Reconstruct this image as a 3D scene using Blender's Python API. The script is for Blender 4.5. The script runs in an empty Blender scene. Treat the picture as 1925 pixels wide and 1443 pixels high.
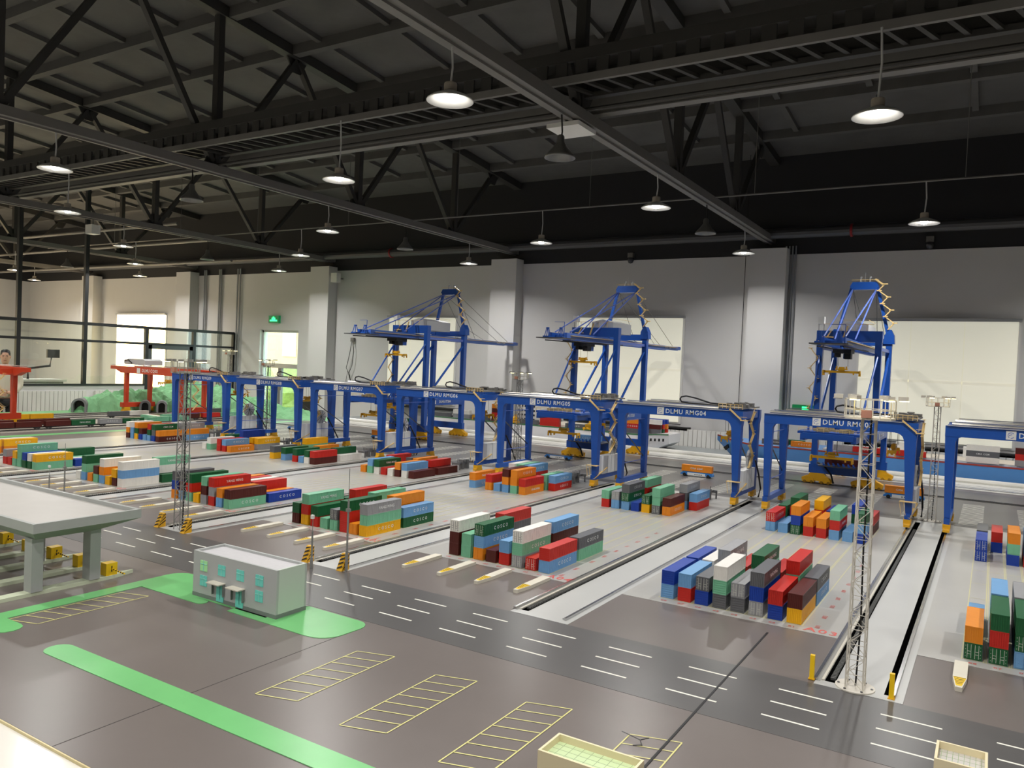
import bpy, bmesh, math, random
from mathutils import Vector, Matrix
random.seed(7)
SC = bpy.context.scene
COL = SC.collection
R = math.radians
K = 0.6            # one drawing unit is 0.6 m; the whole scene is scaled at the very end

# ------------------------------------------------------------------ camera, world, exposure
cam_d = bpy.data.cameras.new('camera')
cam = bpy.data.objects.new('camera', cam_d); COL.objects.link(cam); SC.camera = cam
cam_d.sensor_fit = 'HORIZONTAL'; cam_d.sensor_width = 36.0
cam_d.lens = 36.0 * 1469.606 / 1925.0
cam_d.clip_start = 0.05; cam_d.clip_end = 300
_y, _p, _r = R(-31.64805), R(-1.49262), R(2.42545)
_f = Vector((math.sin(_y)*math.cos(_p), math.cos(_y)*math.cos(_p), math.sin(_p)))
_r0 = Vector((math.cos(_y), -math.sin(_y), 0)); _u0 = _r0.cross(_f)
_rt = math.cos(_r)*_r0 + math.sin(_r)*_u0; _up = -math.sin(_r)*_r0 + math.cos(_r)*_u0
cam.matrix_world = Matrix((( _rt.x, _up.x, -_f.x, 0), (_rt.y, _up.y, -_f.y, 0), (_rt.z, _up.z, -_f.z, 2.0*K), (0, 0, 0, 1)))

W = bpy.data.worlds.new('world'); SC.world = W; W.use_nodes = True
W.node_tree.nodes['Background'].inputs[0].default_value = (0.80, 0.90, 1.0, 1)
W.node_tree.nodes['Background'].inputs[1].default_value = 6.0
SC.view_settings.view_transform = 'Standard'
try: SC.view_settings.look = 'None'
except Exception: pass
SC.view_settings.gamma = 1.0; SC.view_settings.use_curve_mapping = False
SC.view_settings.exposure = 0.0
SC.cycles.use_denoising = True
SC.cycles.max_bounces = 6; SC.cycles.diffuse_bounces = 3; SC.cycles.glossy_bounces = 3
SC.cycles.transparent_max_bounces = 10
SC.cycles.sample_clamp_indirect = 4.0
LAMP_W = 43.0      # watts of one pendant lamp
BLIND_E = 0.42     # glow of a daylit window blind

# ------------------------------------------------------------------ materials
def lin(c): return tuple(((x/255)/12.92 if x/255 <= .04045 else (((x/255)+.055)/1.055)**2.4) for x in c)
MATS = {}
def mat(name, rgb, rough=.5, metal=0., noise=0., nscale=6., spec=.5, emis=None, estr=0., rvar=0., bump=0.):
    if name in MATS: return MATS[name]
    m = bpy.data.materials.new(name); m.use_nodes = True
    nt = m.node_tree; b = nt.nodes['Principled BSDF']
    c = lin(rgb)
    b.inputs['Base Color'].default_value = (*c, 1)
    b.inputs['Roughness'].default_value = rough; b.inputs['Metallic'].default_value = metal
    b.inputs['Specular IOR Level'].default_value = spec
    if emis is not None:
        b.inputs['Emission Color'].default_value = (*lin(emis), 1); b.inputs['Emission Strength'].default_value = estr
    if noise or rvar or bump:
        tc = nt.nodes.new('ShaderNodeTexCoord'); n = nt.nodes.new('ShaderNodeTexNoise')
        n.inputs['Scale'].default_value = nscale; n.inputs['Detail'].default_value = 6; n.inputs['Roughness'].default_value = .62
        nt.links.new(tc.outputs['Object'], n.inputs['Vector'])
        if noise:
            rp = nt.nodes.new('ShaderNodeValToRGB'); e = rp.color_ramp.elements
            e[0].position = .3; e[1].position = .72
            e[0].color = (*[x*(1-noise) for x in c], 1); e[1].color = (*[min(1, x*(1+noise)) for x in c], 1)
            nt.links.new(n.outputs['Fac'], rp.inputs['Fac']); nt.links.new(rp.outputs['Color'], b.inputs['Base Color'])
        if rvar:
            mr = nt.nodes.new('ShaderNodeMapRange')
            mr.inputs['To Min'].default_value = max(0.02, rough-rvar); mr.inputs['To Max'].default_value = rough+rvar
            nt.links.new(n.outputs['Fac'], mr.inputs['Value']); nt.links.new(mr.outputs['Result'], b.inputs['Roughness'])
        if bump:
            bp = nt.nodes.new('ShaderNodeBump'); bp.inputs['Strength'].default_value = bump; bp.inputs['Distance'].default_value = .02
            nt.links.new(n.outputs['Fac'], bp.inputs['Height']); nt.links.new(bp.outputs['Normal'], b.inputs['Normal'])
    MATS[name] = m; return m
def glass_mat(name, tint=(235, 245, 240), rough=.0):
    if name in MATS: return MATS[name]
    m = bpy.data.materials.new(name); m.use_nodes = True; nt = m.node_tree
    for n in list(nt.nodes): nt.nodes.remove(n)
    o = nt.nodes.new('ShaderNodeOutputMaterial'); t = nt.nodes.new('ShaderNodeBsdfTransparent'); g = nt.nodes.new('ShaderNodeBsdfGlossy')
    mx = nt.nodes.new('ShaderNodeMixShader'); lw = nt.nodes.new('ShaderNodeLayerWeight'); pw = nt.nodes.new('ShaderNodeMath'); pw.operation = 'POWER'; pw.inputs[1].default_value = 4
    fr = nt.nodes.new('ShaderNodeMath'); fr.operation = 'MULTIPLY_ADD'; fr.inputs[1].default_value = .6; fr.inputs[2].default_value = .045
    nt.links.new(lw.outputs['Facing'], pw.inputs[0]); nt.links.new(pw.outputs[0], fr.inputs[0])
    t.inputs[0].default_value = (*lin(tint), 1); g.inputs['Roughness'].default_value = rough
    nt.links.new(fr.outputs[0], mx.inputs[0]); nt.links.new(t.outputs[0], mx.inputs[1]); nt.links.new(g.outputs[0], mx.inputs[2]); nt.links.new(mx.outputs[0], o.inputs[0])
    MATS[name] = m; return m

ASPH = mat('asphalt_brown', (112, 104, 100), .30, noise=.07, nscale=.9, rvar=.03, spec=.36)
ROAD = mat('asphalt_road', (90, 88, 87), .30, noise=.07, nscale=.9, rvar=.03, spec=.36)
QUAYR = mat('asphalt_quay', (100, 98, 96), .34, noise=.1, nscale=1.0, rvar=.04, spec=.22)
PAD = mat('concrete_pad', (172, 170, 165), .30, noise=.05, nscale=1.6, rvar=.04, spec=.4)
STRIP = mat('concrete_strip', (184, 184, 181), .30, noise=.04, nscale=1.4, rvar=.04, spec=.4)
KERBW = mat('quay_white', (222, 220, 212), .25, noise=.04, nscale=2)
GREEN = mat('green_paint', (112, 188, 116), .3, noise=.06, nscale=2.5)
WLINE = mat('white_line', (238, 236, 224), .4)
YLINE = mat('yellow_line', (222, 216, 140), .4)
SLOTL = mat('slot_line', (204, 198, 150), .4)
REDP = mat('red_paint', (206, 92, 84), .45)
STEEL = mat('rail_steel', (200, 200, 200), .22, metal=1.)
DSTEEL = mat('dark_steel', (96, 96, 98), .35, metal=.8)
BLACK = mat('black', (14, 14, 15), .5)
VOID = mat('void_black', (5, 5, 5), 1., spec=0.)
CHAINM = mat('chain_grey', (70, 70, 68), .5)
YEL = mat('yellow_enamel', (222, 166, 22), .38, noise=.06)
YELB = mat('bright_yellow', (244, 200, 20), .4)
BLUE = mat('crane_blue', (26, 80, 166), .34, noise=.05, nscale=5)
LBLUE = mat('stay_blue', (88, 112, 190), .35)
RED = mat('crane_red', (196, 62, 30), .4, noise=.06)
TAN = mat('stair_yellow', (226, 194, 128), .5)
SILV = mat('silver_pipe', (190, 186, 178), .28, metal=.9)
MACH = mat('machine_grey', (126, 124, 120), .45, metal=.4, noise=.2, nscale=30)
WHITE = mat('white_plastic', (226, 226, 222), .45)
WGREY = mat('grey_plastic', (186, 187, 188), .5)
WALLM = mat('wall_white', (208, 207, 205), .75, noise=.02, nscale=.7)
WALLK = mat('wall_black', (38, 38, 40), .8, noise=.06, nscale=1)
CEILM = mat('ceiling_dark', (86, 85, 83), .85, noise=.16, nscale=1.2)
TRUSSM = mat('truss_dark', (54, 53, 51), .6, noise=.1, nscale=3)
CHORDM = mat('chord_grey', (112, 110, 107), .55, noise=.06, nscale=3)
TILE = mat('hall_tile', (214, 208, 196), .12, noise=.03, nscale=1)
SKIRT = mat('white_skirt', (228, 224, 214), .12)
BLIND = mat('blind', (226, 220, 200), .8, emis=(236, 236, 218), estr=BLIND_E)
BLINDW = mat('blind_sunlit', (250, 236, 200), .8, emis=(255, 226, 172), estr=9)
MULL = mat('blind_shade', (222, 216, 196), .8, emis=(234, 232, 214), estr=BLIND_E*.93)
DARKF = mat('dark_frame', (40, 42, 44), .4)
ALU = mat('aluminium', (176, 178, 180), .35, metal=.6)
RADW = mat('radiator_white', (226, 224, 218), .4)
GLASS = glass_mat('clear_glass'); GLASSG = glass_mat('partition_glass', (244, 247, 242))
TOWER = mat('tower_white', (206, 200, 188), .45)
TOWERG = mat('tower_grey', (150, 150, 146), .4, metal=.4)
LAMPON = mat('flood_on', (255, 246, 210), .3, emis=(255, 236, 160), estr=14)
SIGNG = mat('exit_sign', (4, 60, 30), .4, emis=(6, 110, 60), estr=.7)
SIGNL = mat('exit_sign_light', (60, 255, 150), .4, emis=(50, 255, 140), estr=2.2)
ROCK = mat('rock_green', (132, 190, 138), .85, noise=.1, nscale=5, bump=.5)
TUNG = mat('tunnel_grey', (122, 124, 124), .7, noise=.08)
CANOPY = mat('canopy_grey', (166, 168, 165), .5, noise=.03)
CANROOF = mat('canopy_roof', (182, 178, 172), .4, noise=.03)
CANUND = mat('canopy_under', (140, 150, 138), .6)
ISLP = mat('island_cream', (214, 208, 192), .5, noise=.04)
ISLG = mat('island_palegreen', (206, 214, 186), .5)
BWALL = mat('building_wall', (178, 180, 178), .55)
BWALLL = mat('building_wall_light', (196, 204, 194), .5)
BROOF = mat('building_roof', (196, 194, 196), .5, noise=.04, nscale=20)
BBASE = mat('building_base', (122, 128, 124), .6)
WINC = mat('window_cyan', (116, 214, 200), .25); WING = mat('window_green', (176, 240, 170), .25)
CREAM = mat('box_cream', (232, 218, 180), .5); PGREEN = mat('box_roof_green', (198, 216, 170), .3)
HULLW = mat('hull_white', (226, 225, 226), .4); HULLB = mat('hull_blue', (82, 138, 200), .32, noise=.05, nscale=1.5)
HULLBOW = mat('hull_bow_blue', (92, 118, 204), .35)
DECKG = mat('deck_green', (60, 112, 72), .5); DECKR = mat('deck_red', (150, 52, 40), .5); DECKC = mat('deck_cream', (222, 212, 196), .5)
REDB = mat('boot_red', (120, 30, 32), .45)
AGVB = mat('agv_blue', (48, 118, 190), .35)
TYRE = mat('tyre', (22, 22, 24), .7)
UNLIT = mat('lamp_shade_grey', (120, 120, 118), .35, metal=.5)
LAMPSH = mat('lamp_shade_white', (216, 216, 214), .35)
LAMPB = mat('lamp_body', (168, 160, 148), .45)
SPRG = mat('spreader_grey', (120, 121, 122), .45, metal=.3)
CC = dict(B=('dark blue', (20, 62, 160)), L=('light blue', (112, 162, 208)), R=('red', (196, 40, 30)), G=('dark green', (24, 92, 52)),
          M=('mint green', (122, 188, 152)), O=('orange', (228, 138, 30)), Y=('yellow', (238, 178, 14)), K=('dark grey', (98, 99, 102)),
          S=('silver grey', (152, 152, 154)), W=('white', (232, 229, 222)), N=('maroon', (84, 28, 22)))
CM = {k: mat('paint_'+v[0].replace(' ', '_'), v[1], .38, noise=.04, nscale=14) for k, v in CC.items()}
LETW = mat('lettering_white', (226, 228, 226), .5)

# ------------------------------------------------------------------ mesh helpers
class MB:
    def __init__(s): s.v = []; s.f = []
    def add(s, vs, fs):
        o = len(s.v); s.v += [tuple(v) for v in vs]; s.f += [tuple(i+o for i in f) for f in fs]; return s
    def box(s, x0, x1, y0, y1, z0, z1):
        return s.add([(x0,y0,z0),(x1,y0,z0),(x1,y1,z0),(x0,y1,z0),(x0,y0,z1),(x1,y0,z1),(x1,y1,z1),(x0,y1,z1)],
                     [(0,3,2,1),(4,5,6,7),(0,1,5,4),(1,2,6,5),(2,3,7,6),(3,0,4,7)])
    def cbox(s, c, d): return s.box(c[0]-d[0]/2, c[0]+d[0]/2, c[1]-d[1]/2, c[1]+d[1]/2, c[2]-d[2]/2, c[2]+d[2]/2)
    def prism(s, poly, a, b, ax='y'):      # poly in the two other axes, extruded along ax
        n = len(poly)
        def P(p, t): return {'y': (p[0], t, p[1]), 'x': (t, p[0], p[1]), 'z': (p[0], p[1], t)}[ax]
        vs = [P(p, a) for p in poly] + [P(p, b) for p in poly]
        fs = [tuple(range(n)), tuple(range(2*n-1, n-1, -1))] + [(i, i+n, (i+1) % n+n, (i+1) % n) for i in range(n)]
        return s.add(vs, fs)
    def bar(s, p, q, w, h=None):           # rectangular bar between two points
        h = h or w; p = Vector(p); q = Vector(q); d = (q-p).normalized()
        up = Vector((0,0,1)) if abs(d.z) < .95 else Vector((0,1,0))
        a = d.cross(up).normalized(); b = a.cross(d)
        vs = []
        for c in (p, q):
            for sx, sy in ((-1,-1),(1,-1),(1,1),(-1,1)): vs.append(c + a*sx*w/2 + b*sy*h/2)
        return s.add(vs, [(0,1,2,3),(7,6,5,4),(0,4,5,1),(1,5,6,2),(2,6,7,3),(3,7,4,0)])
    def tube(s, pts, r, n=8, r2=None):
        pts = [Vector(p) for p in pts]; k = len(pts); vs = []; fs = []
        for i, p in enumerate(pts):
            d = (pts[min(i+1, k-1)] - pts[max(i-1, 0)]).normalized()
            up = Vector((0,0,1)) if abs(d.z) < .9 else Vector((0,1,0))
            a = d.cross(up).normalized(); b = a.cross(d)
            rr = r if r2 is None else r + (r2-r)*i/max(1, k-1)
            for j in range(n): t = 2*math.pi*j/n; vs.append(p + a*rr*math.cos(t) + b*rr*math.sin(t))
        for i in range(k-1):
            for j in range(n): fs.append((i*n+j, i*n+(j+1) % n, (i+1)*n+(j+1) % n, (i+1)*n+j))
        fs.append(tuple(range(n-1, -1, -1))); fs.append(tuple(range((k-1)*n, k*n)))
        return s.add(vs, fs)
    def lathe(s, prof, n=20, c=(0,0,0), close=False):
        vs = []; fs = []; k = len(prof)
        for r, z in prof:
            for j in range(n): t = 2*math.pi*j/n; vs.append((c[0]+r*math.cos(t), c[1]+r*math.sin(t), c[2]+z))
        for i in range(k-1):
            for j in range(n): fs.append((i*n+j, i*n+(j+1) % n, (i+1)*n+(j+1) % n, (i+1)*n+j))
        if close: fs.append(tuple(range(n-1,-1,-1))); fs.append(tuple(range((k-1)*n, k*n)))
        return s.add(vs, fs)
    def quad(s, x0, x1, y0, y1, z): return s.add([(x0,y0,z),(x1,y0,z),(x1,y1,z),(x0,y1,z)], [(0,1,2,3)])
    def mesh(s, name='m'):
        m = bpy.data.meshes.new(name); m.from_pydata(s.v, [], s.f); m.update(); return m
def obj(name, mb, m, parent=None, loc=(0,0,0), rz=0., smooth=False):
    me = mb.mesh(name) if isinstance(mb, MB) else mb
    o = bpy.data.objects.new(name, me); COL.objects.link(o)
    if m is not None and not me.materials: me.materials.append(m)
    elif m is not None: o.material_slots[0].link = 'OBJECT'; o.material_slots[0].material = m
    if smooth: me.polygons.foreach_set('use_smooth', [True]*len(me.polygons))
    o.location = loc; o.rotation_euler = (0, 0, rz)
    if parent is not None: o.parent = parent
    return o
def tag(o, label, cat, group=None):
    o['label'] = label; o['category'] = cat
    if group: o['group'] = group
    return o
def thing(name, label, cat, loc=(0,0,0), rz=0., group=None):
    o = bpy.data.objects.new(name, None); COL.objects.link(o); o.location = loc; o.rotation_euler = (0,0,rz)
    return tag(o, label, cat, group)
def struct(name, mb, m, label=None, parent=None):
    o = obj(name, mb, m, parent)
    if parent is None: o['kind'] = 'structure'
    if label: o['label'] = label
    return o
def B(x0, x1, y0, y1, z0, z1): return MB().box(x0, x1, y0, y1, z0, z1)
_txt = {}
def text_mesh(s, size, plane='x', spacing=1.0):
    key = (s, size, plane, spacing)
    if key in _txt: return _txt[key]
    cu = bpy.data.curves.new('t', 'FONT'); cu.body = s; cu.size = size; cu.align_x = 'CENTER'; cu.align_y = 'CENTER'
    cu.space_character = spacing; cu.resolution_u = 2; cu.offset = size*.012
    o = bpy.data.objects.new('t', cu); COL.objects.link(o)
    dg = bpy.context.evaluated_depsgraph_get(); me = bpy.data.meshes.new_from_object(o.evaluated_get(dg))
    bpy.data.objects.remove(o); bpy.data.curves.remove(cu)
    if plane == 'x': M = Matrix(((0,0,1,0),(1,0,0,0),(0,1,0,0),(0,0,0,1)))       # faces +X
    elif plane == '-y': M = Matrix(((1,0,0,0),(0,0,-1,0),(0,1,0,0),(0,0,0,1)))   # faces -Y
    else: M = Matrix.Identity(4)                                                 # lies on the floor
    me.transform(M); me.name = 'lettering'; me.materials.clear(); _txt[key] = me; return me
ORD = ['zeroth','first','second','third','fourth','fifth','sixth','seventh','eighth','ninth','tenth','eleventh','twelfth']

# ------------------------------------------------------------------ layout numbers
YW = 20.8            # back wall
FZ = -1.2            # hall floor; the model board's top is z = 0
BX0, BX1, BY0, BY1 = -24.05, 3.2, 2.11, 18.25
def XR(n): return -.906 - 2.331*(n-3)        # right rail of lane n
def XL(n): return -2.774 - 2.331*(n-3)       # left rail of lane n
def CR(n): return -1.221 - 2.315*(n-3)       # right edge of row 1 of lane n

# ================================================================== STRUCTURE: hall
hall = struct('floor_hall', B(-41.6, 16, -14.8, YW, FZ-.1, FZ), TILE)
board = struct('floor', B(BX0, BX1, BY0, BY1, -.12, 0), ASPH)
obj('skirt', B(BX0+.02, BX1-.02, BY0+.004, BY1-.02, FZ, -.1), SKIRT, board)
obj('rim_ledge', B(BX0, BX1, BY0-.75, BY0-.012, -.14, -.012), SKIRT, board)
obj('edge_trim', B(BX0-.01, BX1+.01, BY0-.012, BY0-.004, -.012, .002), mat('edge_brass', (206, 190, 140), .3), board)
# back wall with the door opening (door 480..560 px)
DX0, DX1, DZ = -24.73, -22.35, 2.9
wb = MB(); wt = 5.09
wb.box(-41.6, DX0, YW, YW+.35, FZ, wt); wb.box(DX1, 16, YW, YW+.35, FZ, wt); wb.box(DX0, DX1, YW, YW+.35, DZ, wt)
struct('wall_back', wb, WALLM)
struct('trim_1', B(-41.6, 16, YW+.02, YW+.35, wt, 7.9), WALLK, 'black painted band of wall above the white part')
struct('wall_left', B(-41.9, -41.6, -14.8, YW+.35, FZ, wt), WALLM)
struct('trim_2', B(-41.9, -41.62, -14.8, YW+.35, wt, 9.8), WALLK, 'black painted band of the end wall')
struct('wall_right', B(16, 16.3, -14.8, YW+.35, FZ, wt), WALLM)
struct('trim_3', B(16.02, 16.3, -14.8, YW+.35, wt, 9.8), WALLK, 'black painted band of the other end wall')
struct('wall_front', B(-41.6, 16, -15.1, -14.8, FZ, wt), WALLM)
struct('trim_4', B(-41.6, 16, -15.1, -14.82, wt, 7.9), WALLK, 'black painted band of the wall behind the viewer')
def CZ(y): return 7.62 + .089*(YW - y) if y >= 3 else 7.62 + .089*(YW-3) - .089*(3-y)
cm = MB()
for y0, y1 in ((YW+.3, 3), (3, -15.1)):
    z0, z1 = CZ(y0), CZ(y1)
    cm.add([(-41.9,y0,z0),(16.3,y0,z0),(16.3,y1,z1),(-41.9,y1,z1),(-41.9,y0,z0+.2),(16.3,y0,z0+.2),(16.3,y1,z1+.2),(-41.9,y1,z1+.2)],
           [(0,1,2,3),(7,6,5,4),(0,4,5,1),(1,5,6,2),(2,6,7,3),(3,7,4,0)])
ceil = struct('ceiling', cm, CEILM)
RY = [19.1, 17.22, 15.35, 13.5, 11.57, 9.97, 8.2, 6.4, 4.6, 2.8]
ribm = B(-41.6, 8, -.09, .09, -.2, .02).mesh('rib')
for y in RY: obj('rib', ribm, CEILM, ceil, (0, y, CZ(y)))
crm = {}
TRX = [-5.11 - 7.79*i for i in range(-1, 5)]          # truss positions
for a, b in zip(RY[:-1], RY[1:]):
    L = a-b-.2; zc = CZ((a+b)/2)
    key = round(L, 3)
    if key not in crm:
        m = MB(); sl = .089*L/2
        m.add([(-.06,-L/2,-.1+sl),(.06,-L/2,-.1+sl),(.06,L/2,-.1-sl),(-.06,L/2,-.1-sl),(-.06,-L/2,.02+sl),(.06,-L/2,.02+sl),(.06,L/2,.02-sl),(-.06,L/2,.02-sl)],
              [(0,3,2,1),(4,5,6,7),(0,1,5,4),(1,2,6,5),(2,3,7,6),(3,0,4,7)])
        crm[key] = m.mesh('cross_rib')
    if b < 6: continue
    for t in TRX[:5]:
        for k in range(4):
            x = t - 1.5 - 1.8*k
            obj('cross_rib', crm[key], CEILM, ceil, (x, (a+b)/2, zc))
# pilasters
for i, x0 in enumerate((-5.53, -13.5, -21.37, -29.2, -36.2)):
    struct('wall_pilaster' if i == 0 else 'wall_pilaster', B(x0, x0+.92, YW-.42, YW, FZ, wt+(.12 if i else .12)), WALLM, '%s white wall pier counted from the window end' % ORD[i+1])

# windows with roller blinds
def window(i, x0, x1, z0, z1, m, label, mull=True):
    w = struct('window_%d' % i, B(x0-.06, x1+.06, YW-.03, YW+.02, z0-.05, z1+.05), WALLM, label)
    bl = obj('blind', B(x0, x1, YW-.07, YW-.05, z0, z1), m, w)
    if mull:
        for t in (.34, .68): obj('blind_fold', B(x0+(x1-x0)*t-.012, x0+(x1-x0)*t+.012, YW-.078, YW-.07, z0, z1), MULL, w)
        obj('blind_fold', B(x0, x1, YW-.078, YW-.07, z0+(z1-z0)*.5-.03, z0+(z1-z0)*.5+.03), MULL, w)
    obj('blind_cassette', B(x0-.06, x1+.06, YW-.13, YW-.03, z1, z1+.07), ALU, w)
    obj('window_sill', B(x0-.2, x1+.35, YW-.3, YW-.0, z0-.2, z0-.12), BLACK, w)
    return w
window(1, -2.85, .40, .58, 3.40, BLIND, 'wide window with pale cream blind behind the blue ship')
window(2, -10.6, -7.36, .58, 3.44, BLIND, 'window with pale blind behind the middle quay crane')
window(3, -17.85, -15.05, .58, 3.41, BLIND, 'window with pale blind behind the far quay crane')
window(4, -33.9, -30.4, .35, 3.45, BLINDW, 'sunlit blown-out window behind the glass partition', mull=False)
w5 = struct('window_5', B(-41.62, -41.55, 8.2, 14.2, .3, 3.5), WALLM, 'unseen sunlit window added in the end wall for warm light')  # out of view, added to supply the warm light of the end bay
obj('blind', B(-41.55, -41.53, 8.3, 14.1, .35, 3.45), BLINDW, w5); obj('blind_cassette', B(-41.6, -41.45, 8.2, 14.2, 3.45, 3.53), ALU, w5)
# glazed double door
d = struct('door_1', MB().box(DX0, DX0+.3, YW-.02, YW+.36, FZ, DZ).box(DX0+.3, DX0+.38, YW+.1, YW+.2, FZ, DZ).box(DX1-.08, DX1, YW+.1, YW+.2, FZ, DZ).box(DX0+.3, DX1, YW+.1, YW+.2, DZ-.08, DZ), WALLM, 'tall glazed double door to the sunny garden')
obj('transom_bar', B(DX0+.38, DX1-.08, YW+.1, YW+.2, 1.45, 1.62), ALU, d)
xm = (DX0+.38+DX1-.08)/2
obj('door_stile', B(xm-.09, xm+.09, YW+.1, YW+.2, FZ, 1.45), mat('stile_grey', (120,120,118), .4), d)
for a, b in ((DX0+.38, xm-.09), (xm+.09, DX1-.08)): obj('pane', B(a, b, YW+.14, YW+.15, FZ, 1.45), GLASS, d)
obj('pane', B(DX0+.38, DX1-.08, YW+.14, YW+.15, 1.62, DZ-.08), GLASS, d)
for sx in (-.16, .16): obj('door_handle', MB().tube([(xm+sx, YW+.1, -.6), (xm+sx, YW+.02, -.6), (xm+sx, YW+.02, .6), (xm+sx, YW+.1, .6)], .025), ALU, d)
# outside the door: lawn, hedge, brick house
struct('lawn', B(-60, 0, YW+.4, 60, FZ-.2, FZ-.02), mat('lawn', (190, 200, 130), .9, noise=.2))
hm = MB()
for i in range(9):
    for j in range(3):
        cx, cz = -36+i*2.2+random.uniform(-.3,.3), FZ+.5+j*.7
        hm.lathe([(.05,-.8),(.8,-.55),(1.1,0),(.8,.6),(.05,.85)], 9, (cx, 29+random.uniform(-.4,.4), cz), True)
tag(obj('hedge', hm, mat('hedge', (172, 186, 116), .9, noise=.3, nscale=4, bump=.8)), 'yellow green garden hedge seen through the glazed door', 'hedge')
hb = thing('brick_house', 'orange brick house beyond the garden seen through the door', 'building', (-50, 44, FZ))
obj('wall', B(-14, 10, 0, 4, 0, 12), mat('brick', (214, 176, 150), .9, noise=.1), hb)
for i in range(5): obj('window', B(-11+i*4, -9.4+i*4, -.06, 0, 3, 5.5), mat('house_pane', (196, 176, 160), .4), hb)

# wall fittings
def sign(x, z, label, arrow=False):
    t = thing('exit_sign', label, 'sign', (x, YW-.06, z))
    obj('box', B(-.27, .27, -.05, .06, -.14, .14), SIGNG, t)
    m = MB()
    if arrow:
        m.box(-.22, .08, -.056, -.05, -.06, .0).prism([(.1,-.09),(.24,-.02),(.1,.05)], -.056, -.05)
        m.box(-.03, .09, -.056, -.05, .0, .1)
    else:
        m.box(-.2, .2, -.056, -.05, -.08, -.02).box(-.1, .1, -.056, -.05, -.02, .06).box(-.04,.04,-.056,-.05,.06,.1)
    obj('pictogram', m, SIGNL, t); return t
sign(-23.6, 3.31, 'green lit exit sign above the glazed door')
sign(-4.08, 1.128, 'green lit exit sign with arrow beside the pier and ship', True)
def radiator(x0, x1, z0, z1, y, label, n, rz=0, loc=None):
    t = thing('radiator', label, 'radiator', loc or (0,0,0), rz)
    w = (x1-x0)/n
    obj('back_panel', B(x0, x1, y+.05, y+.09, z0+.03, z1-.03), RADW, t)
    fm = MB().box(-w*.45, w*.45, y-.05, y+.05, z0, z1).mesh('fin')
    for i in range(n): obj('fin', fm, RADW, t, (x0+w*(i+.5), 0, 0))
    return t
radiator(-8.1, -5.6, -.55, .42, YW-.25, 'white ribbed wall radiator between the two ship models', 20)
radiator(-3.6, 1.6, -.55, .42, YW-.25, 'white ribbed wall radiator behind the blue ship', 40)
radiator(-12.3, -10.9, -.55, .42, YW-.25, 'white ribbed wall radiator behind the white ship', 11)
for i, (x, r) in enumerate(((-4.70, .02), (-4.62, .02), (-4.54, .024), (-4.46, .02))):
    tag(obj('conduit', MB().tube([(x, YW-.06, FZ), (x, YW-.06, 5.3)], r), ALU), '%s thin vertical conduit right of the pier beside the exit sign' % ORD[i+1], 'pipe', 'conduits by the near pier')
for i, (x, r) in enumerate(((-25.79, .03), (-25.64, .03), (-27.73, .03), (-27.84, .03), (-26.9, .03), (-26.8, .03))):
    tag(obj('conduit', MB().tube([(x, YW-.06, FZ), (x, YW-.06, 5.3)], r), ALU), '%s vertical conduit on the wall left of the glazed door' % ORD[i+1], 'pipe', 'conduits by the door')
tag(obj('wire', MB().tube([(-5.62, YW-.45, 7.62), (-5.62, YW-.45, .2)], .008, 5), BLACK), 'thin hanging black wire in front of the near pier', 'wire')
cb = thing('hanging_cable', 'loose looped cable hanging from a wall socket near the far window', 'cable', (-19.53, YW-.05, 2.6))
obj('socket', B(-.07, .07, -.05, .05, -.06, .08), MACH, cb)
obj('cord', MB().tube([(0,-.04,0),(-.08,-.05,-.5),(-.22,-.05,-1.0),(-.05,-.05,-1.25),(.05,-.05,-1.6),(-.1,-.05,-1.2),(.05,-.05,-.9),(.1,-.05,-.4),(.02,-.04,0)], .012, 5), BLACK, cb)
obj('cord', MB().tube([(-.15,-.05,-1.1),(-.3,-.05,-2.0),(-.3,-.05,-3.2)], .008, 5), BLACK, cb)
for i, (x, z, l) in enumerate(((-20.08, 4.78, 'white speaker box high on the pier near the far quay crane'), (-29.4, 4.9, 'white speaker box high on the wall above the partition'))):
    t = thing('wall_speaker', l, 'speaker', (x, YW-.45 if i == 0 else YW-.1, z))
    obj('body', B(-.14, .14, -.1, .1, -.16, .16), WHITE, t); obj('bracket', B(-.03, .03, .1, .35 if i == 0 else .1+.01, -.03, .03), MACH, t)
def camera_dome(x, y, z, label):
    t = thing('security_camera', label, 'camera', (x, y, z))
    obj('mount', B(-.08, .08, -.05, .08, .0, .14), MACH, t)
    obj('dome', MB().lathe([(.005,-.16),(.06,-.14),(.09,-.07),(.09,0),(.005,.01)], 14), mat('dome', (60,60,64), .15), t, smooth=True)
camera_dome(-1.45, 20.74, 5.25, 'small dark dome camera under the ceiling pipe near the corner window')
camera_dome(-8.99, 20.74, 5.15, 'small dome camera above the middle window')
tag(obj('monitor', B(-21.65, -20.85, 20.2, 20.35, -.55, .35), BLACK), 'black flat screen standing by the wall behind the yard cranes', 'screen')
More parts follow.
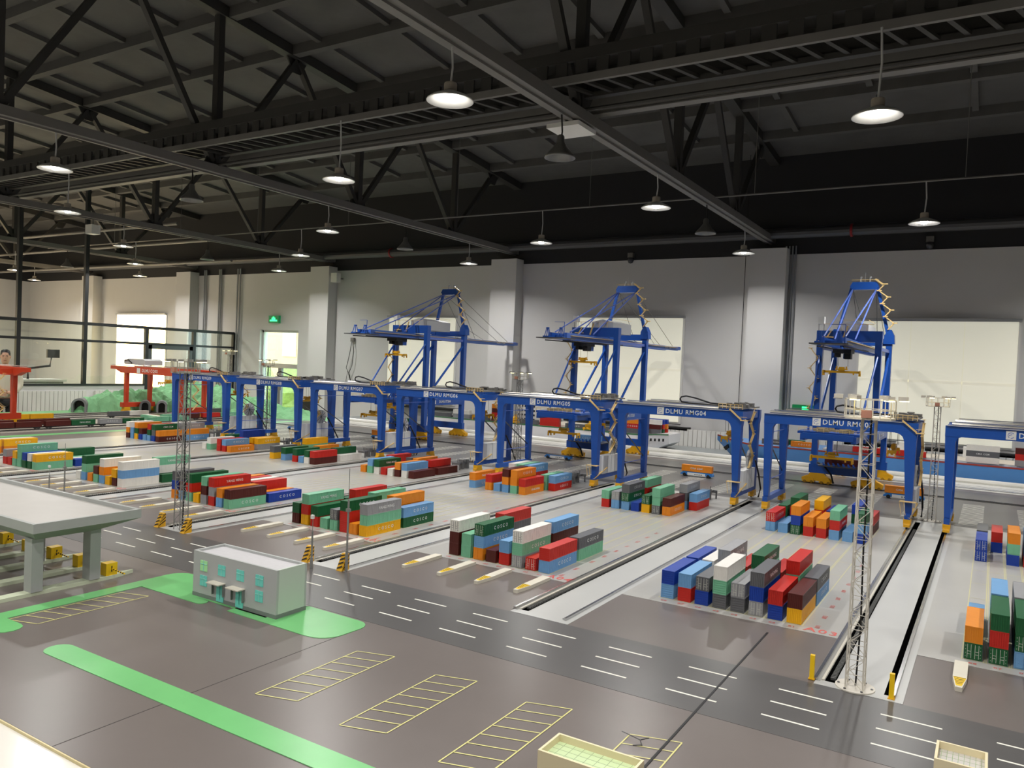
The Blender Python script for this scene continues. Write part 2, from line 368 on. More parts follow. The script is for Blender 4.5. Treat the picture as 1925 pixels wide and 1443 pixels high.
# ------------------------------------------------------------------ glass partition on a low wall
PX = -25.9
pl = struct('wall_partition', B(PX-.14, PX+.06, -2, 16.9, FZ, .66), mat('lowwall', (232, 230, 228), .5))
obj('capping', B(PX-.18, PX+.1, -2, 16.9, .66, .72), DARKF, pl)
pt = thing('glass_partition', 'dark framed glass partition standing on the low white wall', 'partition', (PX, 0, 0))
ys = [4.2, 8.4, 12.62, 14.72, 16.95, 18.9, 20.72]
for y, top in zip(ys, (7, 7, 7.4, 7.4, 2.75, 2.75, 2.75)): obj('post', B(-.06, .06, y-.06, y+.06, .72 if y < 16 else FZ, top), DARKF, pt)
obj('top_rail', B(-.05, .05, 4.2, 20.72, 2.68, 2.78), DARKF, pt); obj('mid_rail', B(-.05, .05, 4.2, 20.72, 2.12, 2.2), DARKF, pt)
for a, b in zip(ys[:-1], ys[1:]):
    obj('pane', B(-.008, .008, a+.06, b-.06, .72 if a < 16 else FZ+.05, 2.12), GLASSG, pt); obj('pane', B(-.008, .008, a+.06, b-.06, 2.2, 2.68), GLASSG, pt)
for y in (17.05, 18.75): obj('door_stile', B(-.045, .045, y-.05, y+.11, FZ, 2.12), mat('stile_dark', (84, 88, 90), .4), pt)
obj('door_stile', B(-.045, .045, 17.0, 18.9, 1.98, 2.12), mat('stile_dark', (84, 88, 90), .4), pt)
radiator(0, 2.4, -.35, .5, -.05, 'white ribbed radiator on the low wall below the partition', 18, R(90), (PX+.15, 12.3, 0))
radiator(0, 2.3, -.35, .5, -.05, 'second white ribbed radiator on low wall behind the red crane', 18, R(90), (PX+.15, 15.0, 0))
# desk and monitor arm behind the glass
dk = thing('control_desk', 'control desk with papers behind the partition glass', 'desk', (-27.2, 13.4, FZ))
obj('desk_top', B(-.5, .5, -1.3, 1.2, 1.95, 2.02), WHITE, dk); obj('front_panel', B(.4, .48, -1.2, 1.1, 0, 1.95), MACH, dk)
obj('console', B(-.2, .3, -1.1, -.3, 2.02, 2.45), MACH, dk)
for y in (-1.2, 1.05): obj('side_panel', B(-.45, .4, y, y+.08, 0, 1.95), WGREY, dk)
ma = thing('desk_monitor', 'jointed monitor arm with small screen on the control desk', 'monitor', (-27.0, 13.9, FZ+2.02))
obj('arm', MB().tube([(0,-.4,0),(0,-.4,.35),(0,.3,.45),(0,.35,.8)], .04), DARKF, ma); obj('screen', B(-.06, .02, .2, .6, .72, 1.0), DARKF, ma)

# ================================================================== ROOF TRUSSES, girders, pipes
BNY = [9.77, 13.7, 17.5]; TNY = [7.85, 11.7, 15.57, 19.36]
BCZ = 5.42
def truss(x, label):
    t = thing('roof_truss', label, 'truss', (x, 0, 0), group='roof trusses across the hall')
    obj('bottom_chord', MB().box(-.13, .13, 1.0, YW, BCZ-.03, BCZ+.0).box(-.13, -.1, 1, YW, BCZ+.0, BCZ+.12).box(.1, .13, 1, YW, BCZ+.0, BCZ+.12), CHORDM, t)
    obj('cable_rail', MB().box(-.03, .03, 1.0, YW, BCZ-.06, BCZ-.03), CHORDM, t)
    y0, y1 = 3.0, YW
    m = MB(); m.bar((0, y0, CZ(y0)-.12), (0, y1, CZ(y1)-.12), .24, .2); obj('top_chord', m, TRUSSM, t)
    for y in BNY + [5.9]: obj('vertical', MB().bar((0, y, BCZ+.1), (0, y, CZ(y)-.15), .15, .13), TRUSSM, t)
    for a, b in zip(BNY, TNY[:-1]): obj('diagonal', MB().bar((0, a-.05, BCZ+.12), (0, b, CZ(b)-.2), .12, .1), TRUSSM, t)
    for a, b in zip(BNY, TNY[1:]): obj('diagonal', MB().bar((0, a+.05, BCZ+.12), (0, b, CZ(b)-.2), .12, .1), TRUSSM, t)
    obj('diagonal', MB().bar((0, 5.95, BCZ+.12), (0, TNY[0], CZ(TNY[0])-.2), .12, .1), TRUSSM, t)
    for y in BNY: obj('gusset_plate', MB().prism([(y-.3, BCZ+.05), (y+.3, BCZ+.05), (y+.12, BCZ+.42), (y-.12, BCZ+.42)], -.015, .015, 'x'), TRUSSM, t)
    for y in TNY[1:]: obj('gusset_plate', MB().prism([(y-.28, CZ(y)-.2), (y+.28, CZ(y)-.2), (y+.1, CZ(y)-.5), (y-.1, CZ(y)-.5)], -.015, .015, 'x'), TRUSSM, t)
    return t
TL = ['out over the end yard lane', 'above the wall pier by the exit sign', 'above the wall pier between the two quay cranes', 'above the pier beside the far window', 'above the glass partition', 'deep in the far end bay']
for x, l in zip(TRX, TL): truss(x, 'dark steel roof truss ' + l)
# batten girder along the hall
lg = thing('batten_girder', 'long dark batten girder with square openings below the roof', 'girder', (0, 9.2, 5.72))
obj('bottom_flange', B(-40, 7.5, -.03, .03, 0, .1), CHORDM, lg); obj('top_flange', B(-40, 7.5, -.03, .03, .29, .44), TRUSSM, lg)
obj('back_plate', B(-40, 7.5, .62, .66, .0, .44), TRUSSM, lg); obj('top_plate', B(-40, 7.5, .03, .62, .42, .44), TRUSSM, lg)
obj('back_flange', B(-40, 7.5, .55, .62, 0, .07), TRUSSM, lg)
bm1 = B(-.085, .085, -.012, .02, .1, .29).mesh('batten'); bm2 = MB().add([(-.03,.03,.02),(.03,.03,.02),(.21,.56,.02),(.15,.56,.02),(-.03,.03,.06),(.03,.03,.06),(.21,.56,.06),(.15,.56,.06)], [(0,3,2,1),(4,5,6,7),(0,1,5,4),(1,2,6,5),(2,3,7,6),(3,0,4,7)]).mesh('underside_slat')
n = 0; x = 3.6
while x > -27:
    obj('batten', bm1, TRUSSM, lg, (x, 0, 0)); obj('underside_slat', bm2, TRUSSM, lg, (x, 0, 0)); x -= .3
c2 = thing('channel_beam', 'dark channel beam running beside the batten girder', 'beam', (0, 10.25, 5.72))
obj('web', B(-40, 7.5, -.02, .02, -.06, .14), CHORDM, c2); obj('flange', B(-40, 7.5, -.02, .14, -.08, -.05), CHORDM, c2)
for i in range(24): obj('hanger', B(-.05, .05, -.02, .02, .14, .5), TRUSSM, c2, (4.5-1.9*i, 0, 0))
tag(obj('tie_pipe', MB().tube([(-40, 9.75, 5.55), (7.5, 9.75, 5.55)], .03), TRUSSM), 'thin dark pipe hung under the batten girder', 'pipe')
tag(obj('lamp_wire', MB().tube([(-30, 15.6, 5.53), (7.5, 15.6, 5.53)], .018, 6), CHORDM), 'thin horizontal lamp wire spanning the hall near the back wall', 'wire')
for i in range(9): tag(obj('wire_hanger', MB().tube([(3-3.6*i, 15.6, 5.53), (3-3.6*i, 15.6, CZ(15.6)-.05)], .007, 5), CHORDM), 'thin vertical hanger wire holding the long lamp wire, %s from the window end' % ORD[i+1], 'wire', 'hangers of the lamp wire')
fp = thing('fire_pipe', 'thick dark sprinkler pipe along the top of the back wall', 'pipe', (0, 20.3, 5.55))
obj('pipe', MB().tube([(-40, 0, 0), (12, 0, 0)], .13, 12), mat('pipe_dark', (66, 66, 68), .4), fp)
for x in (-3.1, -17.5): obj('red_clamp', MB().lathe([(.14,-.03),(.16,-.02),(.16,.02),(.14,.03)], 14), mat('clamp_red', (150, 24, 30), .4), fp, (x, 0, 0)).rotation_euler = (0, R(90), 0)
for i in range(8): obj('bracket', B(-.04, .04, .0, .5, -.05, .05), TRUSSM, fp, (2-5*i, 0, 0))
# electric box under near truss chord
tag(obj('panel_light', B(-5.5, -5.0, 9.55, 10.1, 5.3, 5.36), WHITE), 'square white ceiling panel fixed under the near truss chord', 'panel')
pb = thing('projector', 'small white projector hanging by the truss above the partition', 'projector', (-20.69, 11.9, 5.1))
obj('body', B(-.15, .15, -.12, .12, -.12, .12), WHITE, pb); obj('rod', MB().tube([(0,0,.12),(0,0,.3)], .02, 6), MACH, pb)
# far bay pipe frame
for i, (y, z) in enumerate(((18.2, 5.2), (17.2, 5.75), (15.2, 5.9))):
    tag(obj('ceiling_pipe', MB().tube([(-40, y, z), (-23.0+i*.6, y, z)], .05), CHORDM), '%s grey pipe under the roof beyond the glass partition' % ORD[i+1], 'pipe', 'pipes in the end bay')

# pendant lamps
shade_on = MB().lathe([(.05,.1),(.08,.085),(.2,.035),(.25,.0),(.255,-.012),(.245,-.012),(.19,.025),(.05,.07)], 26).mesh('shade')
shade_off = MB().lathe([(.03,.3),(.05,.28),(.055,.2),(.11,.12),(.2,.02),(.21,-.01),(.2,-.01),(.1,.1),(.04,.18)], 22).mesh('shade')
for me in (shade_on, shade_off): me.polygons.foreach_set('use_smooth', [True]*len(me.polygons))
body_on = MB().lathe([(.01,.18),(.065,.18),(.07,.165),(.07,.1),(.06,.08)], 16).mesh('lamp_body')
bulb = MB().lathe([(.005,-.02),(.05,-.01),(.07,.04),(.05,.09)], 14).mesh('bulb')
BULBM = mat('bulb_on', (255,255,250), .3, emis=(255, 250, 240), estr=30)
LD = None
def lamp(x, y, z, top, label, on=True, visible=True):
    t = thing('pendant_lamp', label, 'lamp', (x, y, z), group='pendant lamps')
    obj('shade', shade_on if on else shade_off, LAMPSH if on else UNLIT, t)
    if on: obj('lamp_body', body_on, LAMPB, t); obj('bulb', bulb, BULBM, t)
    obj('cord', MB().tube([(0,0,.17),(.02,0,(top-z)*.6),(0,0,top-z)], .012, 6), WGREY if on else BLACK, t)
    if on:
        global LD
        if LD is None:
            LD = bpy.data.lights.new('pendant_light', 'AREA'); LD.shape = 'DISK'; LD.size = .44*K; LD.energy = LAMP_W; LD.color = (1.0, .98, .95); LD.spread = R(152)
        o = bpy.data.objects.new('light', LD); COL.objects.link(o); o.parent = t; o.location = (0, 0, .0)
    return t
MX = [x - 3.9 for x in [TRX[0]] ] 
tn = ['the truss over the end lane', 'the truss by the exit sign pier', 'the truss between the quay cranes', 'the truss by the far window', 'the truss above the partition', 'the truss deep in the end bay']
mn = ['the bay of the exit sign', 'the bay of the middle window', 'the bay of the far window', 'the bay of the glazed door', 'the end bay behind the glass', 'the darkest end bay']
for i, x in enumerate(TRX):
    for j, y in enumerate((18.3, 12.77, 6.78, .8, -5.2)):
        lamp(x, y, 4.79, BCZ-.06, 'lit pendant lamp, %s from back wall under %s' % (ORD[j+1], tn[i]))
    for j, y in enumerate((15.48, 9.27)):
        lamp(x, y, 4.79, BCZ-.06, 'unlit grey cone lamp, %s from back wall under %s' % (ORD[j+1], tn[i]), on=False)
for i in range(6):
    x = -1.2 - 7.79*i
    for j, (y, tp) in enumerate(((15.6, 5.52), (9.1, 5.72), (3.2, CZ(3.2)-.02), (-2.6, CZ(-2.6)-.02))):
        lamp(x, y, 4.79, tp, 'lit pendant lamp, %s from back wall in %s' % (ORD[j+1], mn[i]))

# ================================================================== BOARD: roads, pads, rails, markings
def pad(name, x0, x1, y0, y1, m, z=.003, parent=board): return obj(name, B(x0, x1, y0, y1, -.01, z), m, parent)
pad('road', BX0+.05, BX1-.05, 4.47, 5.37, ROAD, .0015)
pad('quay_road', BX0+.05, BX1-.05, 12.55, 16.6, QUAYR, .0015)
pad('quay_edge', -18.6, BX1-.02, 16.95, BY1-.01, KERBW, .004)
tag(obj('quay_pipe', MB().tube([(-17.2, 18.12, .04), (BX1-.05, 18.12, .04)], .055, 10), KERBW), 'long white pipe along the quay edge in front of the ships', 'pipe')
NL = range(2, 10)
for n in NL:
    p = pad('yard_pad', XL(n)+.28, XR(n)-.0, 6.41, 12.5, PAD, .003)
    # yellow slot lines
    c = CR(n); lm = MB()
    for i in range(8):
        for e in (c - .153*i + .012, c - .153*i - .115 - .012):
            for a, b in ((6.53, 7.84), (7.84, 10.2), (10.2, 11.55)): lm.quad(e-.0035, e+.0035, a, b, .0042)
    for k in range(9):
        y = 6.545 + .635*k
        if y < 11.6: lm.quad(c-1.2, c+.02, y-.003, y+.003, .0041)
    obj('slot_lines', lm, SLOTL, p)
    def floor_text(s, size, x, y, rz=0):
        o = obj('floor_number', text_mesh(s, size, 'z', 1.15), REDP, p, (x, y, .0045), rz)
    floor_text('A0%d' % n, .14, XR(n)-.155, 6.47+.02)
    if n <= 6:
        for i in range(8): floor_text('0%d' % (i+1), .05, c-.0575-.153*i, 6.47)
        for k in range(9): floor_text('0%02d' % (2*k+1), .055, c+.12, 6.6+.3*k+(.06 if k > 1 else 0), R(90))
    # concrete strip between this lane and the next one
    s = pad('rail_strip', XR(n)-.0, XL(n-1)+.06, 5.372, 12.55, STRIP, .0035)
    pad('rail_strip', XL(n)+.06, XL(n)+.28, 6.41, 12.5, PAD, .003)
    for nm, x in (('rail', XR(n)), ('rail', XL(n-1))):
        obj(nm, B(x-.011, x+.011, 5.44, 12.5, .0, .022), STEEL, s)
    x = XR(n)
    obj('rail_base', B(x-.02, x+.03, 5.44, 12.5, .0, .006), mat('railbase', (150,148,142), .4), s)
    obj('cover_plate', B(x+.034, x+.052, 5.46, 12.5, .0, .012), mat('cover', (196,190,176), .4), s)
    obj('trough', B(x+.054, x+.118, 5.46, 12.4, .0, .0045), VOID, s)
    cm_ = MB(); y = 5.5
    while y < 11.7: cm_.box(x+.082, x+.112, y, y+.016, .004, .02); y += .028
    o = obj('energy_chain', cm_, CHAINM, s); o['kind'] = 'stuff'
    obj('slot', B(XL(n-1)-(.055 if n == 3 else .035), XL(n-1)-.016, 5.46, 12.4, .0, .0045), VOID if n == 3 else CHAINM, s)
# lane dashes on the front road
dash = B(0, .324, -.008, .008, 0, .0012).mesh('lane_dash')
for r in range(3):
    for i in range(-14, 15):
        x = -5.211 + .5913*i
        if x > BX1-.4: continue
        obj('lane_dash', dash, WLINE, board, (x, 5.135-.2227*r, .0015))
# short dashes on the quay road, a group in front of each lane gap
for k in range(26):
    dm = MB(); xc_ = 1.3 - .745*k
    for j in range(18):
        y = 12.75 + .125*j; dm.quad(xc_-.15, xc_+.15, y-.014, y+.014, .0026)
    obj('quay_dashes', dm, WLINE, board)
# quay crane rails
for y in (15.5, 17.1):
    q = obj('quay_rail', B(-19.5, BX1-.03, y-.012, y+.012, .0, .02), STEEL, board)
    if y < 16: obj('quay_trough', B(-19.5, BX1-.03, y-.11, y-.02, .0, .006), BLACK, board); obj('quay_kerb', B(-19.5, BX1-.03, y+.015, y+.04, 0, .004), KERBW, board)
for y in (17.3, 17.42, 17.62): obj('quay_groove', B(-18.6, BX1-.03, y-.01, y+.01, .0, .0055), CHAINM, board)
# seam slit in the board
obj('seam', B(-1.407, -1.393, BY0, 6.2, .0, .0035), BLACK, board)
obj('seam', B(-3.9, -3.895, BY0, 4.3, .0, .001), mat('seam_dark', (60,56,54), .6), board)
# green areas
def blob(name, pts, m, z=.004):
    o = obj(name, MB().prism(pts, -.01, z, 'z'), m, board); return o
def arc(cx, cy, r, a0, a1, n=8): return [(cx+r*math.cos(R(a0+(a1-a0)*i/n)), cy+r*math.sin(R(a0+(a1-a0)*i/n))) for i in range(n+1)]
blob('green_verge', [(-2.0, 2.72), (-2.0, 2.895)] + arc(-5.13, 2.805, .09, 90, 270), GREEN)
blob('green_verge', [(-6.0, 2.9), (-6.0, 3.95)] + [(-5.28, 3.95)] + arc(-5.28, 4.0, .05, -90, 60, 5) + [(-5.35, 4.05), (-4.6, 4.05), (-4.55, 4.44), (-5.9, 4.44)] + arc(-6.0, 4.29, .15, 90, 180, 5) + [(-6.15, 2.9), (-7.2, 2.2), (-6.0, 2.2)] + arc(-5.8, 2.8, .1, -90, 90, 6) , GREEN)
blob('green_verge', [(-4.95, 3.98), (-4.1, 3.965)] + arc(-4.06, 4.14, .17, -90, 0, 6) + arc(-4.0, 4.32, .12, 0, 90, 6) + [(-4.55, 4.45), (-4.95, 4.08)], GREEN)
# parking bays
def parking(x0, x1, y0, y1, n, slant=.08, name='parking_lines'):
    m = MB()
    def ln(p, q, w=.008):
        d = Vector((q[0]-p[0], q[1]-p[1])).normalized(); a = Vector((-d.y, d.x))*w/2
        m.add([(p[0]-a.x,p[1]-a.y,.0025),(q[0]-a.x,q[1]-a.y,.0025),(q[0]+a.x,q[1]+a.y,.0025),(p[0]+a.x,p[1]+a.y,.0025)], [(0,1,2,3)])
    ln((x0, y0), (x0, y1)); ln((x1, y0+slant), (x1, y1+slant))
    for i in range(n+1): y = y0 + (y1-y0)*i/n; ln((x0, y), (x1, y+slant))
    obj(name, m, YLINE, board)
parking(-3.597, -3.332, 3.113, 3.975, 7); parking(-2.931, -2.666, 3.12, 3.979, 7); parking(-2.264, -1.999, 3.125, 3.986, 7)
parking(-1.6, -1.333, 3.12, 3.982, 7); parking(-5.967, -5.72, 2.89, 3.75, 7)
# traffic islands in front of the stacks
isl = MB().prism([(-.02, 5.83), (.02, 5.83), (.042, 6.03), (.042, 6.39), (-.042, 6.39), (-.042, 6.03)], 0, .03, 'z').mesh('traffic_island')
islt = MB().prism([(-.016, 5.86), (.016, 5.86), (.038, 6.03), (-.038, 6.03)], .03, .0315, 'z').mesh('yellow_nose')
stm = MB()
for k in range(5):
    y = 5.885 + .03*k; w = .018+.022*k/5
    stm.add([(-w,y+.012,.0325),(0,y,.0325),(w,y+.012,.0325),(w,y+.02,.0325),(0,y+.008,.0325),(-w,y+.02,.0325)], [(0,1,4,5),(1,2,3,4)])
stm = stm.mesh('black_chevrons')
for n in (2, 4, 5, 6, 7, 8):
    for k in range(4):
        x = CR(n) + .066 - .42*k
        ln_ = ('A0%d' % n)
        t = tag(obj('traffic_island', isl, ISLP, None, (x, 0, 0)), 'pale raised traffic island with yellow nose, %s from the right before lane %s stacks' % (ORD[k+1], ln_), 'island', 'traffic islands before the stacks')
        obj('yellow_nose', islt, YELB, t); obj('black_chevrons', stm, BLACK, t)
# rail end stops
def post(x, y, label):
    t = tag(obj('rail_stop', B(-.014, .014, -.014, .014, 0, .16), YELB, None, (x, y, .003)), label, 'post', 'rail end stops')
    obj('foot_plate', B(-.02, .02, -.02, .02, 0, .006), YEL, t)
post(-.93, 5.44, 'slim yellow rail end post beside the cable chain of lane A03'); post(-.452, 5.42, 'slim yellow rail end post beside the black slot near the lattice tower')
wm = MB().prism([(-.05, 0), (.05, 0), (.05, .15), (.02, .15)], -.035, .035, 'x').mesh('buffer')
sm_ = MB()
for k in range(4):
    z = .008+.034*k
    sm_.add([(-.036,-.045+z*.5-.0, z),(.036,-.045+z*.5, z+.05),(.036,-.045+z*.5+.006, z+.066),(-.036,-.045+z*.5+.006, z+.016)], [(0,1,2,3)])
sm_ = sm_.mesh('black_stripes')
def wedge(x, y, label):
    t = tag(obj('rail_buffer', wm, YEL, None, (x, y, .003)), label, 'buffer', 'striped rail buffers')
    s = MB()
    for k in range(4):
        a = .012+.036*k
        s.add([(.0352,-.044+.075*min(1,a/.15)*.9,a),(.0352,.05,min(.15,a+.05)),(.0352,.05,min(.15,a+.066)),(.0352,-.04+.075*min(1,(a+.014)/.15)*.9,a+.016)], [(0,1,2,3)])
        s.add([(-.034,-.0512+.5*a*.93,a),(.034,-.0512+.5*a*.93,min(.146,a+.03)),(.034,-.0512+.5*(a+.014)*.93,min(.149,a+.044)),(-.034,-.0512+.5*(a+.014)*.93,a+.014)], [(0,1,2,3)])
    obj('black_stripes', s, BLACK, t)
wedge(XR(5)+.0, 5.4, 'striped rail buffer nearest the two slim masts'); wedge(XL(4)+.0, 5.4, 'striped rail buffer in front of lane A04 islands')
wedge(XR(6), 5.4, 'striped rail buffer left of the grey lattice tower foot'); wedge(XL(5), 5.4, 'striped rail buffer right of the grey lattice tower foot')

# ================================================================== CONTAINERS
CL, CW, CH = .58, .115, .1195
def container_mesh(L, hor=False):
    m = MB(); h = .004; W2 = CW/2
    m.box(-W2+h, W2-h, h, L-h, .004, CH-.001)
    for x0 in (-W2, W2-.007):
        for y0 in (0, L-.007): m.box(x0, x0+.007, y0, y0+.007, 0, CH)
        m.box(x0, x0+.007, .007, L-.007, 0, .008); m.box(x0, x0+.007, .007, L-.007, CH-.007, CH)
    for y0 in (0, L-.007): m.box(-W2+.007, W2-.007, y0, y0+.007, 0, .008); m.box(-W2+.007, W2-.007, y0, y0+.007, CH-.007, CH)
    n = int(L/.024)
    for i in range(n):                                   # corrugation of the long sides
        y = .012 + (L-.024)*(i+.5)/n
        for x0, x1 in ((W2-.0045, W2-.001), (-W2+.001, -W2+.0045)): m.box(x0, x1, y-.006, y+.006, .008, CH-.007)
    for i in range(0 if not hor else 5):                 # horizontal ribs on the end
        z = .012 + (CH-.024)*(i+.5)/5; m.box(-W2+.009, W2-.009, .0005, .0045, z-.005, z+.005)
    for i in range(0 if hor else 6):                     # corrugation of the ends
        x = -W2+.014 + (CW-.028)*(i+.5)/6
        m.box(x-.005, x+.005, .001, .0045, .008, CH-.007); m.box(x-.005, x+.005, L-.0045, L-.001, .008, CH-.007)
    return m.mesh('container')
CONT = container_mesh(CL); CONTH = container_mesh(CL, True)
door_m = B(-.0235, .0235, -.0015, .0015, -.05, .05).mesh('door')
gear_m = MB()
for x in (-.013, .010): gear_m.box(x-.0012, x+.0012, -.0035, -.0015, -.05, .05)
for z in (-.02, .0): gear_m.box(-.013, .010, -.0035, -.0015, z-.0012, z+.0012)
for z in (-.04, -.015, .012, .038): gear_m.box(.019, .0235, -.0035, -.0015, z-.0015, z+.0015)
gear_m = gear_m.mesh('locking_gear')
GEARW = mat('gear_pale', (206, 208, 196), .5)
CI = [0]; PILE = MB(); PILEM = []; COLS = list(CC)
MARK = {'c': ('COSCO', .05, 1.9), 'y': ('YANG MING', .046, 1.05), 'm': ('CMA CGM', .046, 1.15)}
def container(code, x, y, z, label, group, axis='y', L=CL, pile=False):
    col = code[0]; ci = CI[0]; CI[0] += 1
    if pile:
        c_, s_ = (1, 0) if axis == 'y' else (0, -1)
        o_ = len(PILE.v)
        for v in CONT.vertices: PILE.v.append((x+v.co.x*c_-v.co.y*s_, y+v.co.x*s_+v.co.y*c_, z+v.co.z))
        for p in CONT.polygons: PILE.f.append(tuple(i+o_ for i in p.vertices)); PILEM.append(COLS.index(col))
        return None
    t = tag(obj('shipping_container', CONTH if 'h' in code else CONT, CM[col], None, (x, y, z), 0 if axis == 'y' else R(-90)), label, 'container', group)
    t['ci'] = ci
    for f in code[1:]:
        if f in MARK:
            s, size, sp = MARK[f]
            lm = LETW
            if axis == 'y': obj('lettering', text_mesh(s, size, 'x', sp), lm, t, (CW/2+.0006, L/2+.03, CH*.5))
            else: obj('lettering', text_mesh(s, size, 'x', sp), lm, t, (CW/2+.0006, L/2, CH*.5))
        elif f == 'd':
            for sx in (-1, 1):
                dd = obj('door', door_m, CM[col], t, (sx*.0255, -.0012, CH/2)); g = obj('locking_gear', gear_m, (CHAINM if col == 'W' else GEARW if col in 'GKSRB' else CM[col]), dd)
                if sx < 0: g.scale = (-1, 1, 1)
    return t
MK = {'c': ' marked COSCO', 'y': ' marked YANG MING', 'm': ' marked CMA CGM'}
def cname(code):
    return CC[code[0]][0] + ' container' + ''.join(MK.get(f, '') for f in code[1:])
LEVN = {1: ['only box'], 2: ['bottom', 'top'], 3: ['bottom', 'middle', 'top']}
BAYY = {'F1': 6.556, 'F2': 7.185, 'R1': 10.25, 'R2': 10.92}
BAYN = {'F1': 'first bay', 'F2': 'second bay', 'R1': 'third bay', 'R2': 'fourth bay'}
# stacks per lane and bay, rows 8..1, each bottom,..,top
LAY = {
 2: dict(F1='Gd,O Gd,R,G Ld,Gd,G K,B R,L M,O B,Y S,R', F2='L S,M,L K,S,S . . . . .', R1='Bd,Bd . B,Md,O R,B,L O,R . . .', R2='O,K B,R . . . . . .'),
 3: dict(F1='Lh,Bh Rh,L Bh,Kd Kh,Mh,W Kh,Sd Sd,B,Ky Bh,R Y,N', F2='L,B S,W S,S,Sy N,R M,M,Gy N,R B,M,R Lc,Kc',
         R1='Ld,Rdc L Gd,B,Od R,Od R,O L,Ry,Md L B,L,Gd', R2='G,G B,R,G . L,R,Yd L,B . L,G,B N,R'),
 4: dict(F1='N,N,Wd M,M Od,Lhc,Gdc N R,L Sd,Mhc,Wd Rd Lc,Rh', F2='. K,Kc,R . . . S,N,Lc . M,Kc',
         R1='R,Md Ld,Sd L,Gdc,Kc B Y,Gd Kd,M,M Odc,N .', R2='. . N,R,M R,N . . L,K,Sc R,Lc'),
 5: dict(F1='Nd,Gh Yd,Rh,Mhy R,G M Md,Kd Rh,Rh,Gc Od Yc,Md,Sy', F2='. G,G R,R,R . M,M,M . O,O,O Gc,Lc',
         R1='Lc,Oy . Od,R L L,O,N M,O,Oc Oy,R .', R2='. M M,S,W R,M,M L,R,Lc . M,M Rc,Lc'),
 6: dict(F1='O,B,K L,N M,R,G Yd S,N,M R,S,Ry Ld,O Mc,N', F2='. . M,O Y,R S,W R,R O Bc', R1='O M,L W,Gy R W N,O W,L N', R2='R,R . . K,K W,O . N,R N'),
 7: dict(F1='W L,M,G O M,N L,Od,W Y N,Y W,L,W', F2='. . . . . . G,W,My G', R1='Y,K . L,G . R,G L W,G N,R', R2='. G,M,Yc . O,O . . W,G W'),
 8: dict(F1='. R,S R M,Y M,M,Mc G,B G,W M,Yc', F2='. . . . G,G M W B', R1='. . W M,W . R,R R,Lc Oc', R2='. G,G . . G,B,Bc . R,Y S,Yc'),
 9: dict(F1='. . . . . . . Oc,Yc', F2='. . . . . . O,W Oc,Yc', R1='N,O,W L,L Y,G,O B,N L L,G,R B,K,Gm Nc,O', R2='. . . . K,O,W . L,S,Sc Lc,O'),
}
nc = 0
for n, bays in LAY.items():
    for bay, spec in bays.items():
        for i, st in enumerate(spec.split()):
            if st == '.': continue
            row = 8 - i; x = CR(n) - CW/2 - .153*(row-1); codes = st.split(',')
            for k, code in enumerate(codes):
                lab = '%s, %s of %s row from stairs, %s, lane A0%d' % (cname(code), LEVN[len(codes)][k], ORD[row], BAYN[bay], n)
                inner = k < len(codes)-1; back = bay in ('F2', 'R2')
                hid = (inner and back and row > 1) or (n >= 7 and inner and row > 1) or (n >= 8 and row > 4) or (n >= 7 and back and row > 2) or (n == 2 and row < 5) or (n == 6 and inner and row > 5)
                container(code, x + random.uniform(-.002, .002), BAYY[bay] + random.uniform(-.004, .004), .004 + CH*k, lab, 'containers stacked in yard lanes', pile=hid); nc += 1

# ================================================================== YARD GANTRY CRANES
def stairs_zig(m, x, y, z0, z1, run, n, w=.05, axis='y', th=.012):
    """zigzag stair flights with landings, going up from z0 to z1"""
    dz = (z1-z0)/n
    for i in range(n):
        s = 1 if i % 2 == 0 else -1
        a, b = -run/2*s, run/2*s
        za, zb = z0+dz*i, z0+dz*(i+1)
        for o in (0, .055):
            p, q = ((x, y+a, za+o), (x, y+b, zb+o)) if axis == 'y' else ((x+a, y, za+o), (x+b, y, zb+o))
            m.bar(p, q, w if o == 0 else .006, th if o == 0 else .006)
        c = (x, y+b, zb) if axis == 'y' else (x+b, y, zb)
        m.cbox(c, (w*1.3, .06, .01) if axis == 'y' else (.06, w*1.3, .01))
        m.cbox((c[0], c[1], c[2]+.05), (w*1.3, .06, .006) if axis == 'y' else (.06, w*1.3, .006))
SPREAD = MB()
SPREAD.box(-.3, .3, -.012, .012, -.02, .02).box(-.31, -.29, -.055, .055, -.025, .025).box(.29, .31, -.055, .055, -.025, .025)
for x in (-.3, .3):
    for y in (-.05, .05): SPREAD.box(x-.012, x+.012, y-.008, y+.008, -.07, .0)
for x in (-.2, .2): SPREAD.box(x-.01, x+.01, -.02, .02, -.05, 0)
SPREADM = SPREAD.mesh('spreader_frame')
HEADM = MB().box(-.1, .1, -.035, .035, .035, .06).box(-.05, .05, -.03, .03, .02, .09).box(-.09, -.07, -.03, .03, .06, .1).box(.07, .09, -.03, .03, .06, .1).mesh('spreader_headblock')
def bogie_mesh():
    m = MB()
    m.box(-.045, .045, -.07, .07, .055, .12).prism([(-.1, .02), (.1, .02), (.085, .065), (-.085, .065)], -.04, .04, 'x')
    m.box(-.03, .03, -.105, -.09, .02, .05).box(-.03, .03, .09, .105, .02, .05)
    return m.mesh('bogie')
BOGIE = bogie_mesh()
WHEEL = MB().lathe([(.004,-.012),(.03,-.012),(.03,.012),(.004,.012)], 14).mesh('wheel')
def wheel(parent, x, y, z, r=1., ax='x', m=None):
    o = obj('wheel', WHEEL, m or DSTEEL, parent, (x, y, z)); o.scale = (r, r, 1)
    o.rotation_euler = (0, R(90), 0) if ax == 'x' else (R(90), 0, 0); return o
